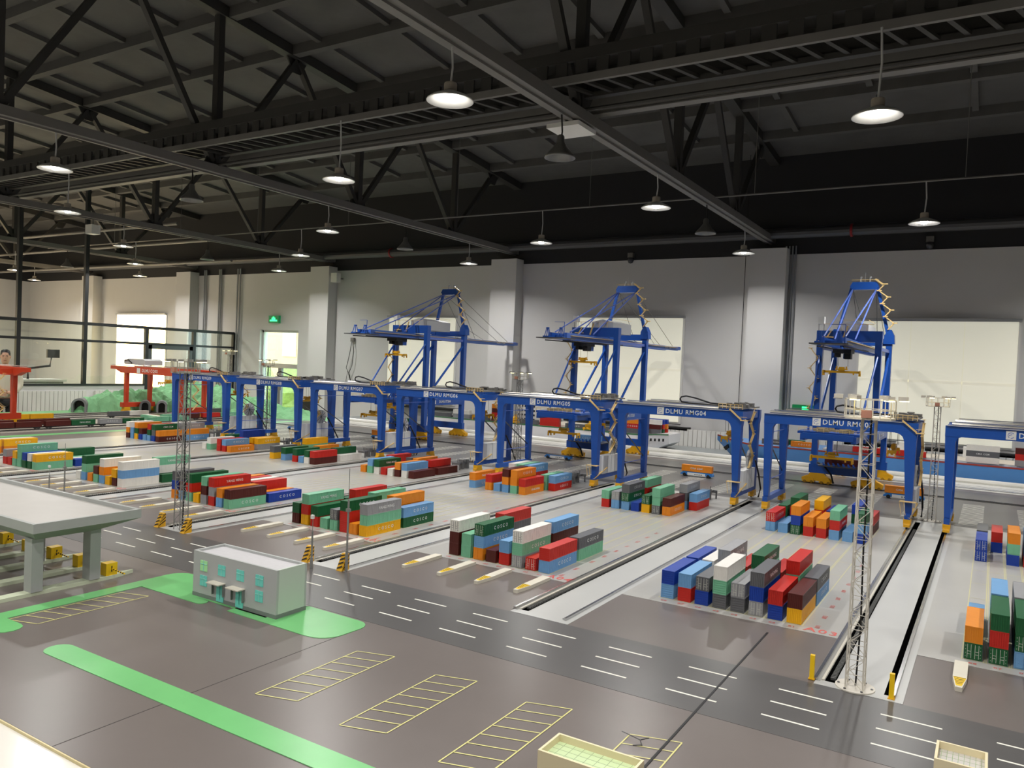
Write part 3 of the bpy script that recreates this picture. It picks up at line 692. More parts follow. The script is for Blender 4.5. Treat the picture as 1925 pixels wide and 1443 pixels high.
def emblem(parent, loc, s, ax='-y'):
    o = obj('emblem_panel', B(-s/2, s/2, -.003, .003, -s/2, s/2), WHITE, parent, loc)
    m = MB()
    for i in range(10):
        a, b = R(40+28*i), R(40+28*(i+1))
        if i == 7: continue
        r = s*.32
        m.bar((r*math.cos(a), -.004, r*math.sin(a)), (r*math.cos(b), -.004, r*math.sin(b)), .004, s*.07)
    m.bar((-s*.2, -.004, -s*.02), (s*.1, -.004, s*.12), .004, s*.06)
    obj('emblem', m, LBLUE, o); return o
GH = 1.43; GD = .98       # girder top height, distance between the two girders
def rmg(n, body, text, label, xl, xr, y, num=True):
    xc = (xl+xr)/2; t = thing('yard_gantry_crane', label, 'crane', (xc, y, 0), group='rail mounted yard gantry cranes')
    l, r = xl-xc, xr-xc
    for k, yy in enumerate((0, GD)):
        obj('girder', B(l-.075, r+.075, yy-.055, yy+.055, GH-.14, GH), body, t)
        # slim leg on one rail
        obj('leg', MB().prism([(l-.035,.22),(l+.035,.22),(l+.05,GH-.2),(l+.075,GH-.155),(l+.115,GH-.14),(l+.115,GH-.1),(l-.075,GH-.1)], yy-.05, yy+.05), body, t)
        # broad leg with rounded haunch on the other rail
        obj('leg', MB().prism([(r-.03,.2),(r+.045,.2),(r+.06,1.2),(r+.075,GH-.1),(r-.21,GH-.1),(r-.21,GH-.14),(r-.15,GH-.155),(r-.11,GH-.19),(r-.088,GH-.25)], yy-.06, yy+.06), body, t)
    for x in (l, r):
        obj('sill_beam', B(x-.035, x+.035, -.09, GD+.09, .14, .215), body, t)
        for yy in (-.02, GD+.02):
            b = obj('bogie', BOGIE, YEL, t, (x, yy, .02)); 
            for sy in (-.05, .05): wheel(b, 0, sy, .022, .8)
    for x in (l-.03, r+.02): obj('cross_beam', B(x-.04, x+.04, .05, GD-.05, GH-.12, GH-.01), body, t)
    for x in (l,): obj('brace', MB().bar((x, .04, 1.0), (x, GD-.04, .5), .014), DSTEEL, t); obj('brace', MB().bar((x, 0, 1.15), (x, GD, 1.15), .01), LBLUE, t); obj('brace', MB().bar((x, 0, .45), (x, GD, .45), .01), LBLUE, t)
    obj('brace', MB().bar((r, .04, 1.0), (r, GD-.04, .45), .016), DSTEEL, t)
    # walkway and rails on top
    for yy in (-.02, GD+.02):
        obj('trolley_rail', MB().tube([(l+.0, yy, GH+.022), (r-.3, yy, GH+.024)], .022, 8), SILV, t)
        obj('walkway', B(l-.06, r-.1, yy-.062, yy-.04, GH, GH+.008), WGREY, t)
        obj('guard_tube', MB().tube([(l+.04, yy+.07, GH+.055), (r-.32, yy+.07, GH+.055)], .008, 6), SILV, t)
    # cable chain looped over the top
    xa, xb = r-.95, r-.08
    pts = [(xb, .3, GH+.09), (xb-.2, .3, GH+.075), (xb-.45, .3, GH+.085), (xb-.7, .3, GH+.15), (xa+.02, .3, GH+.175), (xa-.06, .3, GH+.155), (xa-.08, .3, GH+.115), (xa-.05, .3, GH+.075), (xa+.1, .3, GH+.06), (xb-.3, .3, GH+.05)]
    obj('cable_chain', MB().tube(pts, .014, 6), BLACK, t, smooth=True)
    # trolley parked above the broad leg
    tr = obj('trolley', MB().box(r-.3, r+.05, -.02, GD+.02, GH+.03, GH+.05), MACH, t)
    mm = MB(); rnd = random.Random(n*7+1)
    for i in range(16):
        cx, cy = rnd.uniform(r-.28, r+.02), rnd.uniform(0, GD); s = rnd.uniform(.02, .06)
        mm.box(cx-s, cx+s*.9, cy-s, cy+s, GH+.05, GH+.06+rnd.uniform(.01, .06))
    obj('hoist_machinery', mm, MACH, tr)
    rl = MB()
    for i in range(7):
        rl.bar((r-.3+.06*i, -.04, GH+.03), (r-.3+.06*i, -.04, GH+.1), .006)
    rl.bar((r-.3, -.04, GH+.1), (r+.06, -.04, GH+.1), .006); rl.bar((r-.3, -.04, GH+.065), (r+.06, -.04, GH+.065), .005)
    obj('trolley_railing', rl, TAN, tr)
    # hoisted spreader beside the broad leg
    sp = obj('spreader', SPREADM, YEL, t, (r-.26, GD/2, 1.0), R(90)); sp.scale = (.95, .95, .95)
    obj('spreader_headblock', HEADM, YEL, sp)
    rp = MB()
    for a in (-.05, .05):
        for b in (-.08, .08): rp.tube([(r-.26+a, GD/2+b, 1.08), (r-.26+a, GD/2+b, GH)], .003, 4)
    obj('hoist_rope', rp, BLACK, t)
    # zigzag stair along the broad leg
    st = MB(); stairs_zig(st, r+.1, .42, .56, GH-.02, .22, 5, .034, 'y', .01)
    obj('staircase', st, TAN, t); st = MB()
    st.bar((r+.02, -.09, .16), (r+.08, .3, .32), .035, .012); st.cbox((r+.0, -.1, .38), (.2, .1, .008)); st.bar((r-.07, -.13, .2), (r-.1, -.13, .38), .006); st.bar((r-.02, -.13, .2), (r-.05, -.13, .38), .006)
    obj('boarding_stair', st, TAN, t); st = MB()
    st.bar((r-.12, -.08, GH+.03), (r+.06, -.08, GH-.12), .03, .02); st.cbox((r+.1, -.06, GH-.13), (.1, .09, .012)); st.cbox((r+.1, -.1, GH-.08), (.1, .006, .006))
    obj('access_ladder', st, TAN, t)
    # white electric house and cable reel between the broad legs
    eh = obj('electric_house', B(r-.06, r+.07, .16, .82, .22, .52), WHITE, t); obj('house_ribs', MB().box(r+.07, r+.074, .34, .35, .23, .51).box(r+.07,r+.074,.48,.49,.23,.51).box(r+.07,r+.074,.62,.63,.23,.51), WGREY, eh)
    cr = obj('cable_reel', MB().lathe([(.02,-.02),(.15,-.018),(.155,0),(.15,.018),(.02,.02)], 22), WGREY, t, (r+.03, .62, .66)); cr.rotation_euler = (0, R(90), 0)
    spk = MB()
    for i in range(10): a = R(36*i); spk.bar((r+.052, .62, .66), (r+.052, .62+.15*math.cos(a), .66+.15*math.sin(a)), .006)
    obj('reel_spokes', spk, DSTEEL, t)
    obj('reel_cable', MB().tube([(r+.08, .78, .64), (r+.1, .95, .4), (r+.1, 1.12, .15), (r+.1, 1.0, .03)], .014, 6), BLACK, t)
    # name on the girder
    if num:
        emblem(t, (l+.655, -.059, GH-.07), .11)
        obj('lettering', text_mesh(text, .098, '-y', 1.12), LETW, t, (l+1.06, -.0565, GH-.072))
    return t
for n in range(2, 10):
    lab = 'blue yard gantry crane lettered DLMU RMG0%d over its container lane' % n if n > 2 else 'blue yard gantry crane cut off by the picture edge beside RMG03'
    rmg(n, BLUE, 'DLMU RMG0%d' % n, lab, XL(n), XR(n), 11.77)

# ================================================================== SHIP TO SHORE QUAY CRANES
def sts(xc, name, label, boxc):
    t = thing('quay_crane', label, 'crane', (xc, 15.5, 0), group='ship to shore quay cranes')
    WS = 1.6; HX = .5
    for yy in (0, WS):
        obj('sill_beam', B(-HX-.08, HX+.08, yy-.06, yy+.06, .2, .36), BLUE, t)
        for sx in (-1, 1):
            b = obj('bogie', MB().prism([(-.12,.2),(.12,.2),(.16,.15),(.27,.1),(.27,.05),(-.27,.05),(-.27,.1),(-.16,.15)], -.06, .06), YEL, t, (sx*.43, yy, 0))
            for k in (-1, 1): obj('bogie_truck', MB().prism([(-.11,.02),(.11,.02),(.09,.09),(.05,.13),(-.05,.13),(-.09,.09)], -.075, .075), YEL, b, (k*.15, 0, 0))
            for k in (-.21, -.09, .09, .21): wheel(b, k, -.076, .03, .9, 'y', mat('wheel_yellow', (150, 110, 20), .4))
            obj('leg', MB().prism([(sx*HX-.05,.2),(sx*HX+.05,.2),(sx*HX+.055,2.85 if yy == 0 else 2.8),(sx*HX-.055,2.85 if yy == 0 else 2.8)], yy-.062, yy+.062), BLUE, t)
        obj('portal_beam', B(-HX, HX, yy-.05, yy+.05, .86, 1.02), BLUE, t)
    for sx in (-1, 1):
        obj('portal_beam', MB().prism([(-.05,.86),(.0,.82),(.12,.86),(WS-.12,.86),(WS,.82),(WS+.05,.86),(WS+.05,1.03),(-.05,1.03)], sx*HX-.05, sx*HX+.05, 'x'), BLUE, t)
        obj('diagonal', MB().tube([(sx*HX, WS, 2.45), (sx*HX, .06, 1.05)], .028, 8), BLUE, t)
        obj('diagonal', MB().tube([(sx*HX, 0, 2.45), (sx*.4, -1.25, 1.08)], .02, 8), BLUE, t)
        obj('lower_girder', B(sx*.4-.04, sx*.4+.04, -1.7, 0, .92, 1.03), BLUE, t)
        obj('side_brace', B(sx*HX-.02, sx*HX+.02, 0, WS, 2.52, 2.58), LBLUE, t)
    obj('upper_beam', B(-HX-.06, HX+.06, -.07, .07, 2.66, 2.86), BLUE, t); obj('upper_beam', B(-HX-.06, HX+.06, WS-.06, WS+.06, 2.66, 2.8), BLUE, t)
    # main girder and boom
    for sx in (-1, 1):
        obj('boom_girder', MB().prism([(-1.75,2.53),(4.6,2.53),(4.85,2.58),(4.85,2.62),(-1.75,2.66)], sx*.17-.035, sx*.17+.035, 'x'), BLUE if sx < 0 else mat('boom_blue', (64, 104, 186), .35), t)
        obj('boom_walkway', B(sx*.17+sx*.035, sx*.17+sx*.09, -1.6, 4.5, 2.6, 2.61), TAN, t)
    for k in range(9): obj('boom_tie', B(-.17, .17, -.02, .02, 2.56, 2.61), BLUE, t, (0, -1.6+.75*k, 0))
    obj('boom_tip', B(-.2, .2, 4.75, 4.85, 2.55, 2.64), LBLUE, t)
    obj('boom_rail', MB().tube([(-.2,-1.9,2.5),(-.2,1.0,2.52)], .012, 6).tube([(.2,-1.9,2.5),(.2,1.0,2.52)], .012, 6), BLACK, t)
    o = obj('lettering', text_mesh('DLMU '+name, .075, 'x', 1.1), LETW, t, (.206, 3.9, 2.59))
    ep = obj('end_platform', B(-.3, .3, -2.1, -1.55, 2.53, 2.55), DSTEEL, t)
    for x in (-.18, .12):
        m = MB(); 
        for a in (-.05, .05):
            for b in (-.05, .05): m.bar((x+a, -1.85+b, 2.55), (x+a*.3, -1.85+b*.3, 2.74), .012)
        m.cbox((x, -1.85, 2.74), (.05, .05, .03)); m.cbox((x, -1.85, 2.57), (.14, .14, .03)); obj('sheave_stand', m, BLUE, ep)
    obj('lamp_bracket', MB().bar((.22,-1.9,2.55),(.22,-1.9,2.86),.01).bar((.22,-1.9,2.86),(0,-1.9,2.86),.008), BLUE, ep)
    # machinery house
    mh = obj('machinery_house', MB().prism([(-.24,2.76),(.28,2.76),(.28,3.0),(.02,3.06),(-.24,3.0)], .25, 1.25), WGREY, t)
    obj('roof_rail', MB().bar((-.24,.25,3.08),(.28,.25,3.08),.006).bar((.28,.25,3.08),(.28,1.25,3.08),.006), TAN, mh)
    # apex frame
    for sx in (-1, 1):
        obj('apex_leg', MB().bar((sx*HX, WS, 2.76), (sx*.24, WS, 3.82), .06, .06), BLUE, t)
        obj('leg_cap', MB().prism([(sx*HX-.1,2.7),(sx*HX+.1,2.7),(sx*HX+.09,2.86),(sx*HX+.03,2.98),(sx*HX-.03,2.98),(sx*HX-.09,2.86)], WS-.09, WS+.09), BLUE, t)
        for yy, z in ((-1.55, 2.68), (-.5, 2.68)):
            obj('stay_bar', MB().tube([(sx*.22, WS, 3.8), (sx*.17, yy, z)], .014, 7), LBLUE, t)
        for yy in (2.6, 4.3): obj('stay_rope', MB().tube([(sx*.22, WS, 3.8), (sx*.17, yy, 2.64)], .006, 5), DSTEEL, t)
        obj('stay_rope', MB().tube([(sx*HX, WS, 2.9), (sx*.17, 3.0, 2.64)], .005, 5), DSTEEL, t)
    ab = obj('apex_beam', MB().prism([(-.27,3.84),(-.22,3.78),(.22,3.78),(.27,3.84),(.22,3.93),(-.22,3.93)], WS-.08, WS+.08), BLUE, t)
    mm = MB().bar((0, WS, 3.93), (0, WS, 4.13), .008)
    for x in (-.08, .09): mm.bar((x, WS, 3.93), (x, WS, 4.02), .022).cbox((x+.01, WS, 4.03), (.035, .035, .03))
    obj('aerials', mm, WGREY, ab)
    obj('apex_railing', MB().bar((-.24,WS-.1,3.97),(.26,WS-.1,3.97),.008).bar((.26,WS-.1,3.93),(.26,WS-.1,3.97),.008), TAN, ab)
    # stairs on the apex leg and on the landside leg
    st = MB(); dz = .9/7
    for i in range(7):
        za = 2.98+dz*i; xa = HX-.06-.24*i/7 + .1; s = 1 if i % 2 == 0 else -1
        st.bar((xa-.07*s, WS-.1, za), (xa+.07*s-.03, WS-.1, za+dz), .03, .02); st.cbox((xa+.07*s-.02, WS-.1, za+dz), (.09, .05, .02))
    st.bar((.2, WS-.1, 3.98), (.36, WS-.1, 3.86), .03, .03)
    obj('apex_stairs', st, TAN, t)
    st = MB(); dz = 1.5/8
    for i in range(8):
        za = 1.03+dz*i; s = 1 if i % 2 == 0 else -1; xa = -HX-.08
        st.bar((xa-.07*s, -.09, za), (xa+.07*s, -.09, za+dz), .025, .014)
        st.cbox((xa+.07*s, -.09, za+dz), (.07, .06, .012)); st.bar((xa+.07*s-.03, -.11, za+dz+.045), (xa+.07*s+.03, -.11, za+dz+.045), .005)
    st.bar((-HX, -.1, 2.55), (-.25, -.1, 2.68), .02, .012)
    obj('leg_stairs', st, TAN, t)
    obj('lift_box', B(-HX-.05, -HX+.06, -.06, .06, 2.98, 3.12), WHITE, t); obj('lift_mast', MB().bar((-HX-.04,0,2.86),(-HX-.04,0,2.98),.008).bar((-HX+.05,0,2.86),(-HX+.05,0,2.98),.008), DSTEEL, t)
    fr = MB()
    for x in (-.33, -.12, .1, .3): fr.bar((x,-.09,2.86),(x,-.09,2.98),.008)
    fr.bar((-.45,-.09,2.98),(.42,-.09,2.98),.007).bar((-.1,-.1,2.7),(-.02,-.1,2.95),.03,.02).bar((-.42,-.1,2.66),(-.3,-.1,2.86),.02).cbox((-.36,-.11,2.74),(.2,.04,.02))
    obj('beam_railing', fr, TAN, t)
    # main trolley and its spreader
    tr = obj('trolley', MB().box(-.15, .15, -.75, -.35, 2.43, 2.5).box(-.13,-.05,-.7,-.5,2.36,2.43).box(.03,.14,-.68,-.5,2.33,2.43), BLACK, t)
    obj('operator_cabin', B(-.02, .1, -.45, -.3, 2.34, 2.45), BLUE, tr)
    for x in (-.08, .08): obj('hoist_rope', MB().tube([(x,-.55,2.2),(x,-.55,2.36)], .003, 4), BLACK, tr)
    sp = obj('spreader', SPREADM, YEL, t, (-.02, -.55, 2.1)); obj('spreader_headblock', HEADM, YEL, sp)
    # lower portal trolley with machinery and spreader
    lt = obj('lower_trolley', MB().box(-.5, .52, -1.62, -1.05, 1.03, 1.07).box(-.4, .4, -1.72, -1.66, .95, 1.05).box(-.48,.5,-1.1,-1.04,.9,.96), BLUE, t)
    mm = MB(); rnd = random.Random(name)
    for i in range(22):
        cx, cy, s = rnd.uniform(-.34, .34), rnd.uniform(-1.55, -1.1), rnd.uniform(.015, .045)
        mm.box(cx-s*1.4, cx+s*1.4, cy-s, cy+s, 1.07, 1.08+rnd.uniform(.01, .06))
    obj('trolley_machinery', mm, mat('machine_tan', (150, 134, 100), .5, noise=.2, nscale=25), lt)
    rl = MB()
    for i in range(11): rl.bar((-.48+.1*i, -1.64, 1.07), (-.48+.1*i, -1.64, 1.13), .005)
    rl.bar((-.48,-1.64,1.13),(.52,-1.64,1.13),.006).bar((-.48,-1.64,1.1),(.52,-1.64,1.1),.004); obj('trolley_railing', rl, TAN, lt)
    sp2 = obj('spreader', SPREADM, YEL, t, (.02, -1.35, .63)); obj('spreader_headblock', HEADM, YEL, sp2); sp2.scale = (1.1, 1.1, 1.1)
    for x in (-.06, .1): obj('hoist_rope', MB().tube([(x,-1.35,.72),(x,-1.35,1.03)], .004, 4), BLACK, lt)
    # transfer platform on the sill with a row of blue cones
    tp = obj('transfer_platform', B(-.36, .45, -.42, .1, .37, .39), DSTEEL, t)
    cone = MB().box(-.018, .018, -.02, .02, 0, .03).box(-.028, .0, -.01, .01, .03, .055).mesh('cone_rack')
    for k in range(8): obj('cone_rack', cone, BLUE, tp, (-.26+.085*k, -.39, .39))
    obj('hose', MB().tube([(-.42,-.1,.4),(-.3,-.16,.36),(-.16,-.18,.2),(-.12,-.16,.05)], .018, 6), BLACK, t)
    emblem(t, (-HX+.14, -.055, .94), .1) if False else None
    e2 = obj('emblem_panel', B(HX+.052, HX+.056, .3, .4, .89, .99), WHITE, t)
    obj('lettering', text_mesh('DLMU '+name, .09, 'x', 1.0), LETW, t, (HX+.0545, .78, .945))
    container(boxc, xc-.28, 15.5-.2+CW/2, .395, '%s resting on transfer platform of quay crane %s' % (cname(boxc), name), 'containers on crane platforms', 'x')
    return t
sts(-2.31, 'STS02', 'blue quay crane nearest the wide corner window', 'N')
sts(-7.45, 'STS03', 'blue quay crane lettered DLMU STS03 between the two ships', 'Lc')
sts(-12.6, 'STS04', 'blue quay crane lettered DLMU STS04 before the far window', 'G')

# ================================================================== RED RAIL YARD CRANES
def rail_crane(y, x0, x1, text, label):
    t = thing('rail_yard_crane', label, 'crane', (0, y, 0), group='red rail yard cranes'); H = 1.42
    for yy in (0, .78):
        obj('girder', MB().prism([(x0-.75,H-.1),(x0-.5,H-.1),(x0-.2,H-.2),(x1+.2,H-.2),(x1+.5,H-.1),(x1+.62,H-.1),(x1+.62,H),(x0-.75,H)], yy-.07, yy+.07), RED, t)
        for x in (x0, x1):
            obj('leg', MB().prism([(x-.045,.22),(x+.045,.22),(x+.07,H-.2),(x-.07,H-.2)], yy-.05, yy+.05), RED, t)
            b = obj('bogie', BOGIE, YEL, t, (x, yy, .02)); b.scale = (1.6, 1.3, 1.3)
            for sy in (-.05, .05): wheel(b, 0, sy, .022, .8)
        obj('top_rail', MB().tube([(x0-.8, yy, H+.03), (x1+.6, yy, H+.03)], .012, 6), SILV, t)
    for x in (x0, x1): obj('sill_beam', B(x-.07, x+.07, -.15, .93, .18, .32), RED, t); obj('cross_beam', B(x-.06, x+.06, 0, .78, H-.16, H-.04), RED, t)
    hs = obj('hoist_house', MB().prism([(x0-.3,H+.06),(x0+.75,H+.06),(x0+.75,H+.2),(x0+.6,H+.25),(x0-.1,H+.24),(x0-.3,H+.18)], .1, .68), WGREY, t)
    obj('cable_chain', MB().tube([(x0+.1,.1,H+.1),(x0-.1,.1,H+.2),(x0-.28,.1,H+.18),(x0-.3,.1,H+.1)], .02, 6), BLACK, t)
    st = MB(); stairs_zig(st, x1+.13, .4, .25, H-.2, .2, 5, .05); st.bar((x1+.1,-.1,.1),(x1-.3,-.35,.02),.12,.04); obj('staircase', st, TAN, t)
    sp = obj('spreader', SPREADM, YEL, t, ((x0+x1)/2, .5, .98), R(90)); obj('spreader_headblock', HEADM, YEL, sp)
    obj('hoist_rope', MB().tube([((x0+x1)/2,.45,1.07),((x0+x1)/2,.45,H)], .004, 4).tube([((x0+x1)/2,.55,1.07),((x0+x1)/2,.55,H)], .004, 4), BLACK, t)
    obj('emblem_panel', B(x0+.62, x0+.78, -.076, -.07, H-.18, H-.03), WHITE, t)
    obj('lettering', text_mesh(text, .13, '-y', 1.1), LETW, t, (x0+1.25, -.0715, H-.1))
    return t
rail_crane(14.15, -22.55, -19.9, 'DLMU CQ02', 'red rail yard crane lettered DLMU CQ02 in front of the green hill')
rail_crane(8.86, -22.55, -19.9, 'DLMU CQ01', 'red rail yard crane cut off by the picture edge before the standing person')
# rail tracks and trains
pad('track_bed', -23.0, -18.45, BY0+.3, 16.5, mat('track_bed', (148, 142, 130), .5, noise=.1), .0025)
for x in (-18.85, -19.4, -20.9, -21.5, -22.1, -22.6):
    tk = obj('track', MB().box(x-.05, x-.035, 2.5, 16.4, 0, .02).box(x+.035, x+.05, 2.5, 16.4, 0, .02), DSTEEL, board)
    sl = MB(); y = 8.0
    while y < 16: sl.box(x-.08, x+.08, y, y+.03, 0, .008); y += .09
    o = obj('sleepers', sl, mat('sleeper', (104, 92, 78), .7), tk); o['kind'] = 'stuff'
pad('green_strip', -17.9, -17.6, 7.0, 16.5, GREEN, .003); pad('green_strip', BX0+.05, -23.1, 2.3, 13.2, GREEN, .003)
def wagon(x, y, L, label):
    t = thing('flat_wagon', label, 'wagon', (x, y, .02), group='flat rail wagons')
    obj('deck', B(-.06, .06, 0, L, .035, .055), BLACK, t)
    for yy in (.1, L-.1):
        b = obj('bogie', B(-.045, .045, yy-.06, yy+.06, .015, .036), DSTEEL, t)
        for s in (-.035, .035): wheel(b, 0, yy+s, .018, .6)
    for yy in (-.02, L+.02): obj('coupler', B(-.012, .012, yy-.03, yy+.03, .03, .045), BLACK, t)
TRAIN = [(-18.85, 8.55, 'N N'), (-18.85, 9.82, 'N Gy'), (-18.85, 11.12, 'Sc Gm'), (-18.85, 12.45, 'M M'), (-19.4, 8.2, 'B N'), (-19.4, 9.5, 'N N'), (-19.4, 13.2, 'M N'), (-19.4, 14.5, 'R Mc'), (-20.9, 9.9, 'Y Y'), (-20.9, 12.6, 'K W'), (-20.9, 15.1, 'R K')]
tn2 = {-18.85: 'track nearest the yard', -19.4: 'second track from the yard', -20.9: 'track under the red cranes'}
cnt = {}
for x, y, s in TRAIN:
    cnt[x] = cnt.get(x, 0) + 1
    wagon(x, y, 1.2, 'flat rail wagon, %s from the road on the %s' % (ORD[cnt[x]], tn2[x]))
    for k, code in enumerate(s.split()):
        container(code, x, y+.01+.6*k, .075, '%s on %s end of %s wagon, %s' % (cname(code), ('road', 'hill')[k], ORD[cnt[x]], tn2[x]), 'containers on rail wagons')
for i, (x, y, code) in enumerate(((-20.4, 13.3, 'M'), (-20.4, 13.43, 'W'), (-20.4, 13.56, 'N'), (-20.4, 13.69, 'G'))):
    container(code, x, y, .004, '%s standing end on beside the red crane legs' % cname(code), 'containers beside the tracks', 'x')

# ================================================================== GREEN HILL WITH TUNNELS
hx0, hx1, hy0, hy1 = -24.0, -17.3, 12.75, 18.15
NXh, NYh = 110, 90
def segd(px, py, a, b):
    ax, ay = a; bx, by = b; t = max(0, min(1, ((px-ax)*(bx-ax)+(py-ay)*(by-ay))/((bx-ax)**2+(by-ay)**2)))
    return math.hypot(px-ax-t*(bx-ax), py-ay-t*(by-ay)), t
from mathutils import noise as mn_
def hill(x, y):
    d1, t1 = segd(x, y, (-23.5, 13.45), (-22.9, 17.1)); d2, t2 = segd(x, y, (-22.9, 17.1), (-18.0, 17.5))
    h1 = (.5+.36*t1)*max(0, 1-(d1/(.42+.85*t1**1.6))**2.2)**.55; h2 = (.86-.74*t2)*max(0, 1-(d2/(1.1-.5*t2))**2.2)**.55
    h = max(h1, h2)
    if h > 0:
        nv = 0; a_ = .17; f_ = 1.7
        for o_ in range(4): nv += (abs(mn_.noise(Vector((x*f_, y*f_, o_*7.3))))-.25)*a_; a_ *= .52; f_ *= 2.1
        h = max(0, h + nv*2.0*min(1, h*3.5))
    return h
hmesh = MB()
for j in range(NYh+1):
    for i in range(NXh+1):
        x = hx0+(hx1-hx0)*i/NXh; y = hy0+(hy1-hy0)*j/NYh
        hmesh.v.append((x, y, hill(x, y)-.012))
for j in range(NYh):
    for i in range(NXh):
        a = j*(NXh+1)+i
        if max(hmesh.v[q][2] for q in (a, a+1, a+NXh+1, a+NXh+2)) > -.01: hmesh.f += [(a, a+1, a+NXh+2), (a, a+NXh+2, a+NXh+1)]
hl = thing('green_hill', 'green rocky model hill with tunnel portals at the board corner', 'hill', (0, 0, 0))
obj('rock', hmesh, ROCK, hl)
def portal(x, y, rz, w, h):
    m = MB(); n = 12; d = .5
    ri, ro = w/2, w/2+.06
    def ring(r, yy): return [(r*math.cos(math.pi*i/n), yy, (h-w/2)+r*math.sin(math.pi*i/n)) for i in range(n+1)]
    pts_o = [(ro, 0)] + [(ro*math.cos(math.pi*i/n), h-w/2+ro*math.sin(math.pi*i/n)) for i in range(n+1)] + [(-ro, 0)]
    pts_i = [(ri, 0)] + [(ri*math.cos(math.pi*i/n), h-w/2+ri*math.sin(math.pi*i/n)) for i in range(n+1)] + [(-ri, 0)]
    k = len(pts_o)
    vs = [(p[0], -.05, p[1]) for p in pts_o] + [(p[0], -.05, p[1]) for p in pts_i] + [(p[0], d, p[1]) for p in pts_o] + [(p[0], d, p[1]) for p in pts_i]
    fs = []
    for i in range(k-1): fs += [(i, k+i, k+i+1, i+1), (2*k+i, 2*k+i+1, i+1, i), (k+i, 3*k+i, 3*k+i+1, k+i+1)]
    m.add(vs, fs)
    p = obj('tunnel_portal', m, TUNG, hl, (x, y, 0), rz)
    q = MB().prism([(p_[0], p_[1]) for p_ in pts_i], .12, .14); obj('tunnel_dark', q, BLACK, p)
portal(-23.2, 13.08, R(48), .3, .36); portal(-22.3, 14.62, R(55), .19, .32); portal(-22.02, 15.0, R(55), .19, .32); portal(-21.5, 16.55, R(40), .5, .32)

# ================================================================== SHIPS on the sea strip behind the quay
def ship(x0, x1, y0, y1, label, hullm, deckm, bow, win=False, bootm=None):
    t = thing('container_ship', label, 'ship', (0, 0, 0), group='container ship models')
    zb, zd = -.04, .36; yc = (y0+y1)/2
    m = MB(); N = 26; M_ = 8; secs = []
    L = x1-x0
    for i in range(N+1):
        u = i/N; x = x0+L*u
        secs.append(x)
    # outline half width per x at deck and at keel
    hw = (y1-y0)/2
    vs = []; fs = []
    for i, x in enumerate(secs):
        e0 = (x-x0); e1 = (x1-x)
        if bow == 'x0':
            wd = hw*min(1, (max(0, e0)/1.3)**.6); wk = hw*min(1, (max(0, e0-.28)/1.6)**.8) if e0 > .28 else 0
            zk = zb if e0 > .22 else zb + (.22-e0)/.22*(zd-zb)*.95
            zt = zd + .1*max(0, 1-e0/.9)
        else:
            wd = hw*min(1, (.55+.45*min(1, e1/.5))); wk = hw*min(1, .5+.5*min(1, e1/.6))
            zk = zb if e1 > .4 else zb + (.4-e1)/.4*.2
            zt = zd + (.03 if e1 < .55 else 0)
        for k in range(M_+1):
            f = k/M_; w = wk + (wd-wk)*f**.7; z = zk + (zt-zk)*f
            vs.append((x, yc-w, z))
        for k in range(M_+1):
            f = 1-k/M_; w = wk + (wd-wk)*f**.7; z = zk + (zt-zk)*f
            vs.append((x, yc+w, z))
    c = 2*(M_+1)
    for i in range(N):
        for k in range(c-1): fs.append((i*c+k, (i+1)*c+k, (i+1)*c+k+1, i*c+k+1))
        fs.append((i*c+c-1, (i+1)*c+c-1, (i+1)*c, i*c))
    fs.append(tuple(range(c))); fs.append(tuple(reversed(range(N*c, N*c+c))))
    m.add(vs, fs); hull = obj('hull', m, hullm, t)
    # deck edge strip and deck
    em = MB()
    for i in range(N):
        a = vs[i*c+M_]; b = vs[(i+1)*c+M_]
        em.add([(a[0],a[1]-.006,a[2]-.018),(b[0],b[1]-.006,b[2]-.018),(b[0],b[1]-.006,b[2]+.012),(a[0],a[1]-.006,a[2]+.012),(a[0],a[1]+.05,a[2]+.012),(b[0],b[1]+.05,b[2]+.012)], [(0,1,2,3),(3,2,5,4)])
    obj('deck_edge', em, deckm, t)
    if bootm:
        bm_ = MB()
        for i in range(N):
            a = vs[i*c]; b = vs[(i+1)*c]
            if a[2] > zb+.05: continue
            bm_.add([(a[0],a[1]-.008,zb),(b[0],b[1]-.008,zb),(b[0],b[1]-.01,.012),(a[0],a[1]-.01,.012)], [(0,1,2,3)])
        obj('boot_stripe', bm_, bootm, t)
    return t
obj('sea', B(-18.6, 6, BY1, YW-.35, -.3, -.03), mat('sea_floor', (150, 156, 158), .3), hall)
s1 = ship(-14.2, -6.85, 18.3, 19.9, 'white hulled container ship with green deck along the quay', HULLW, DECKG, 'x1')
wn = B(-.022, .022, -.004, .004, -.035, .035).mesh('porthole')
for k in range(5): xp_ = -7.3+.085*k; obj('porthole', wn, BLACK, s1, (xp_, 19.1-.8*(.55+.45*min(1, (-6.85-xp_)/.5))+.012, .25), R(35))
br = obj('bridge_tower', B(-11.35, -10.75, 18.75, 19.6, .36, .95), WHITE, s1)
for k in range(4):
    for j in range(6): obj('bridge_window', B(-11.3+.095*j, -11.25+.095*j, 18.742, 18.75, .45+.12*k, .5+.12*k), BLACK, br)
for i, x in enumerate((-13.4, -12.3, -11.0, -10.0)):
    obj('hatch_cover', B(x-.35, x+.45, 18.5, 19.7, .37, .42), DECKC if i % 2 else DSTEEL, s1)
def stack(ship_n, x, y, z, codes, where):
    for k, cd in enumerate(codes.split(',')):
        container(cd, x, y, z+CH*k, '%s, %s on %s' % (cname(cd), ['bottom', 'second', 'third', 'fourth'][k], where), 'containers on the ships', 'x')
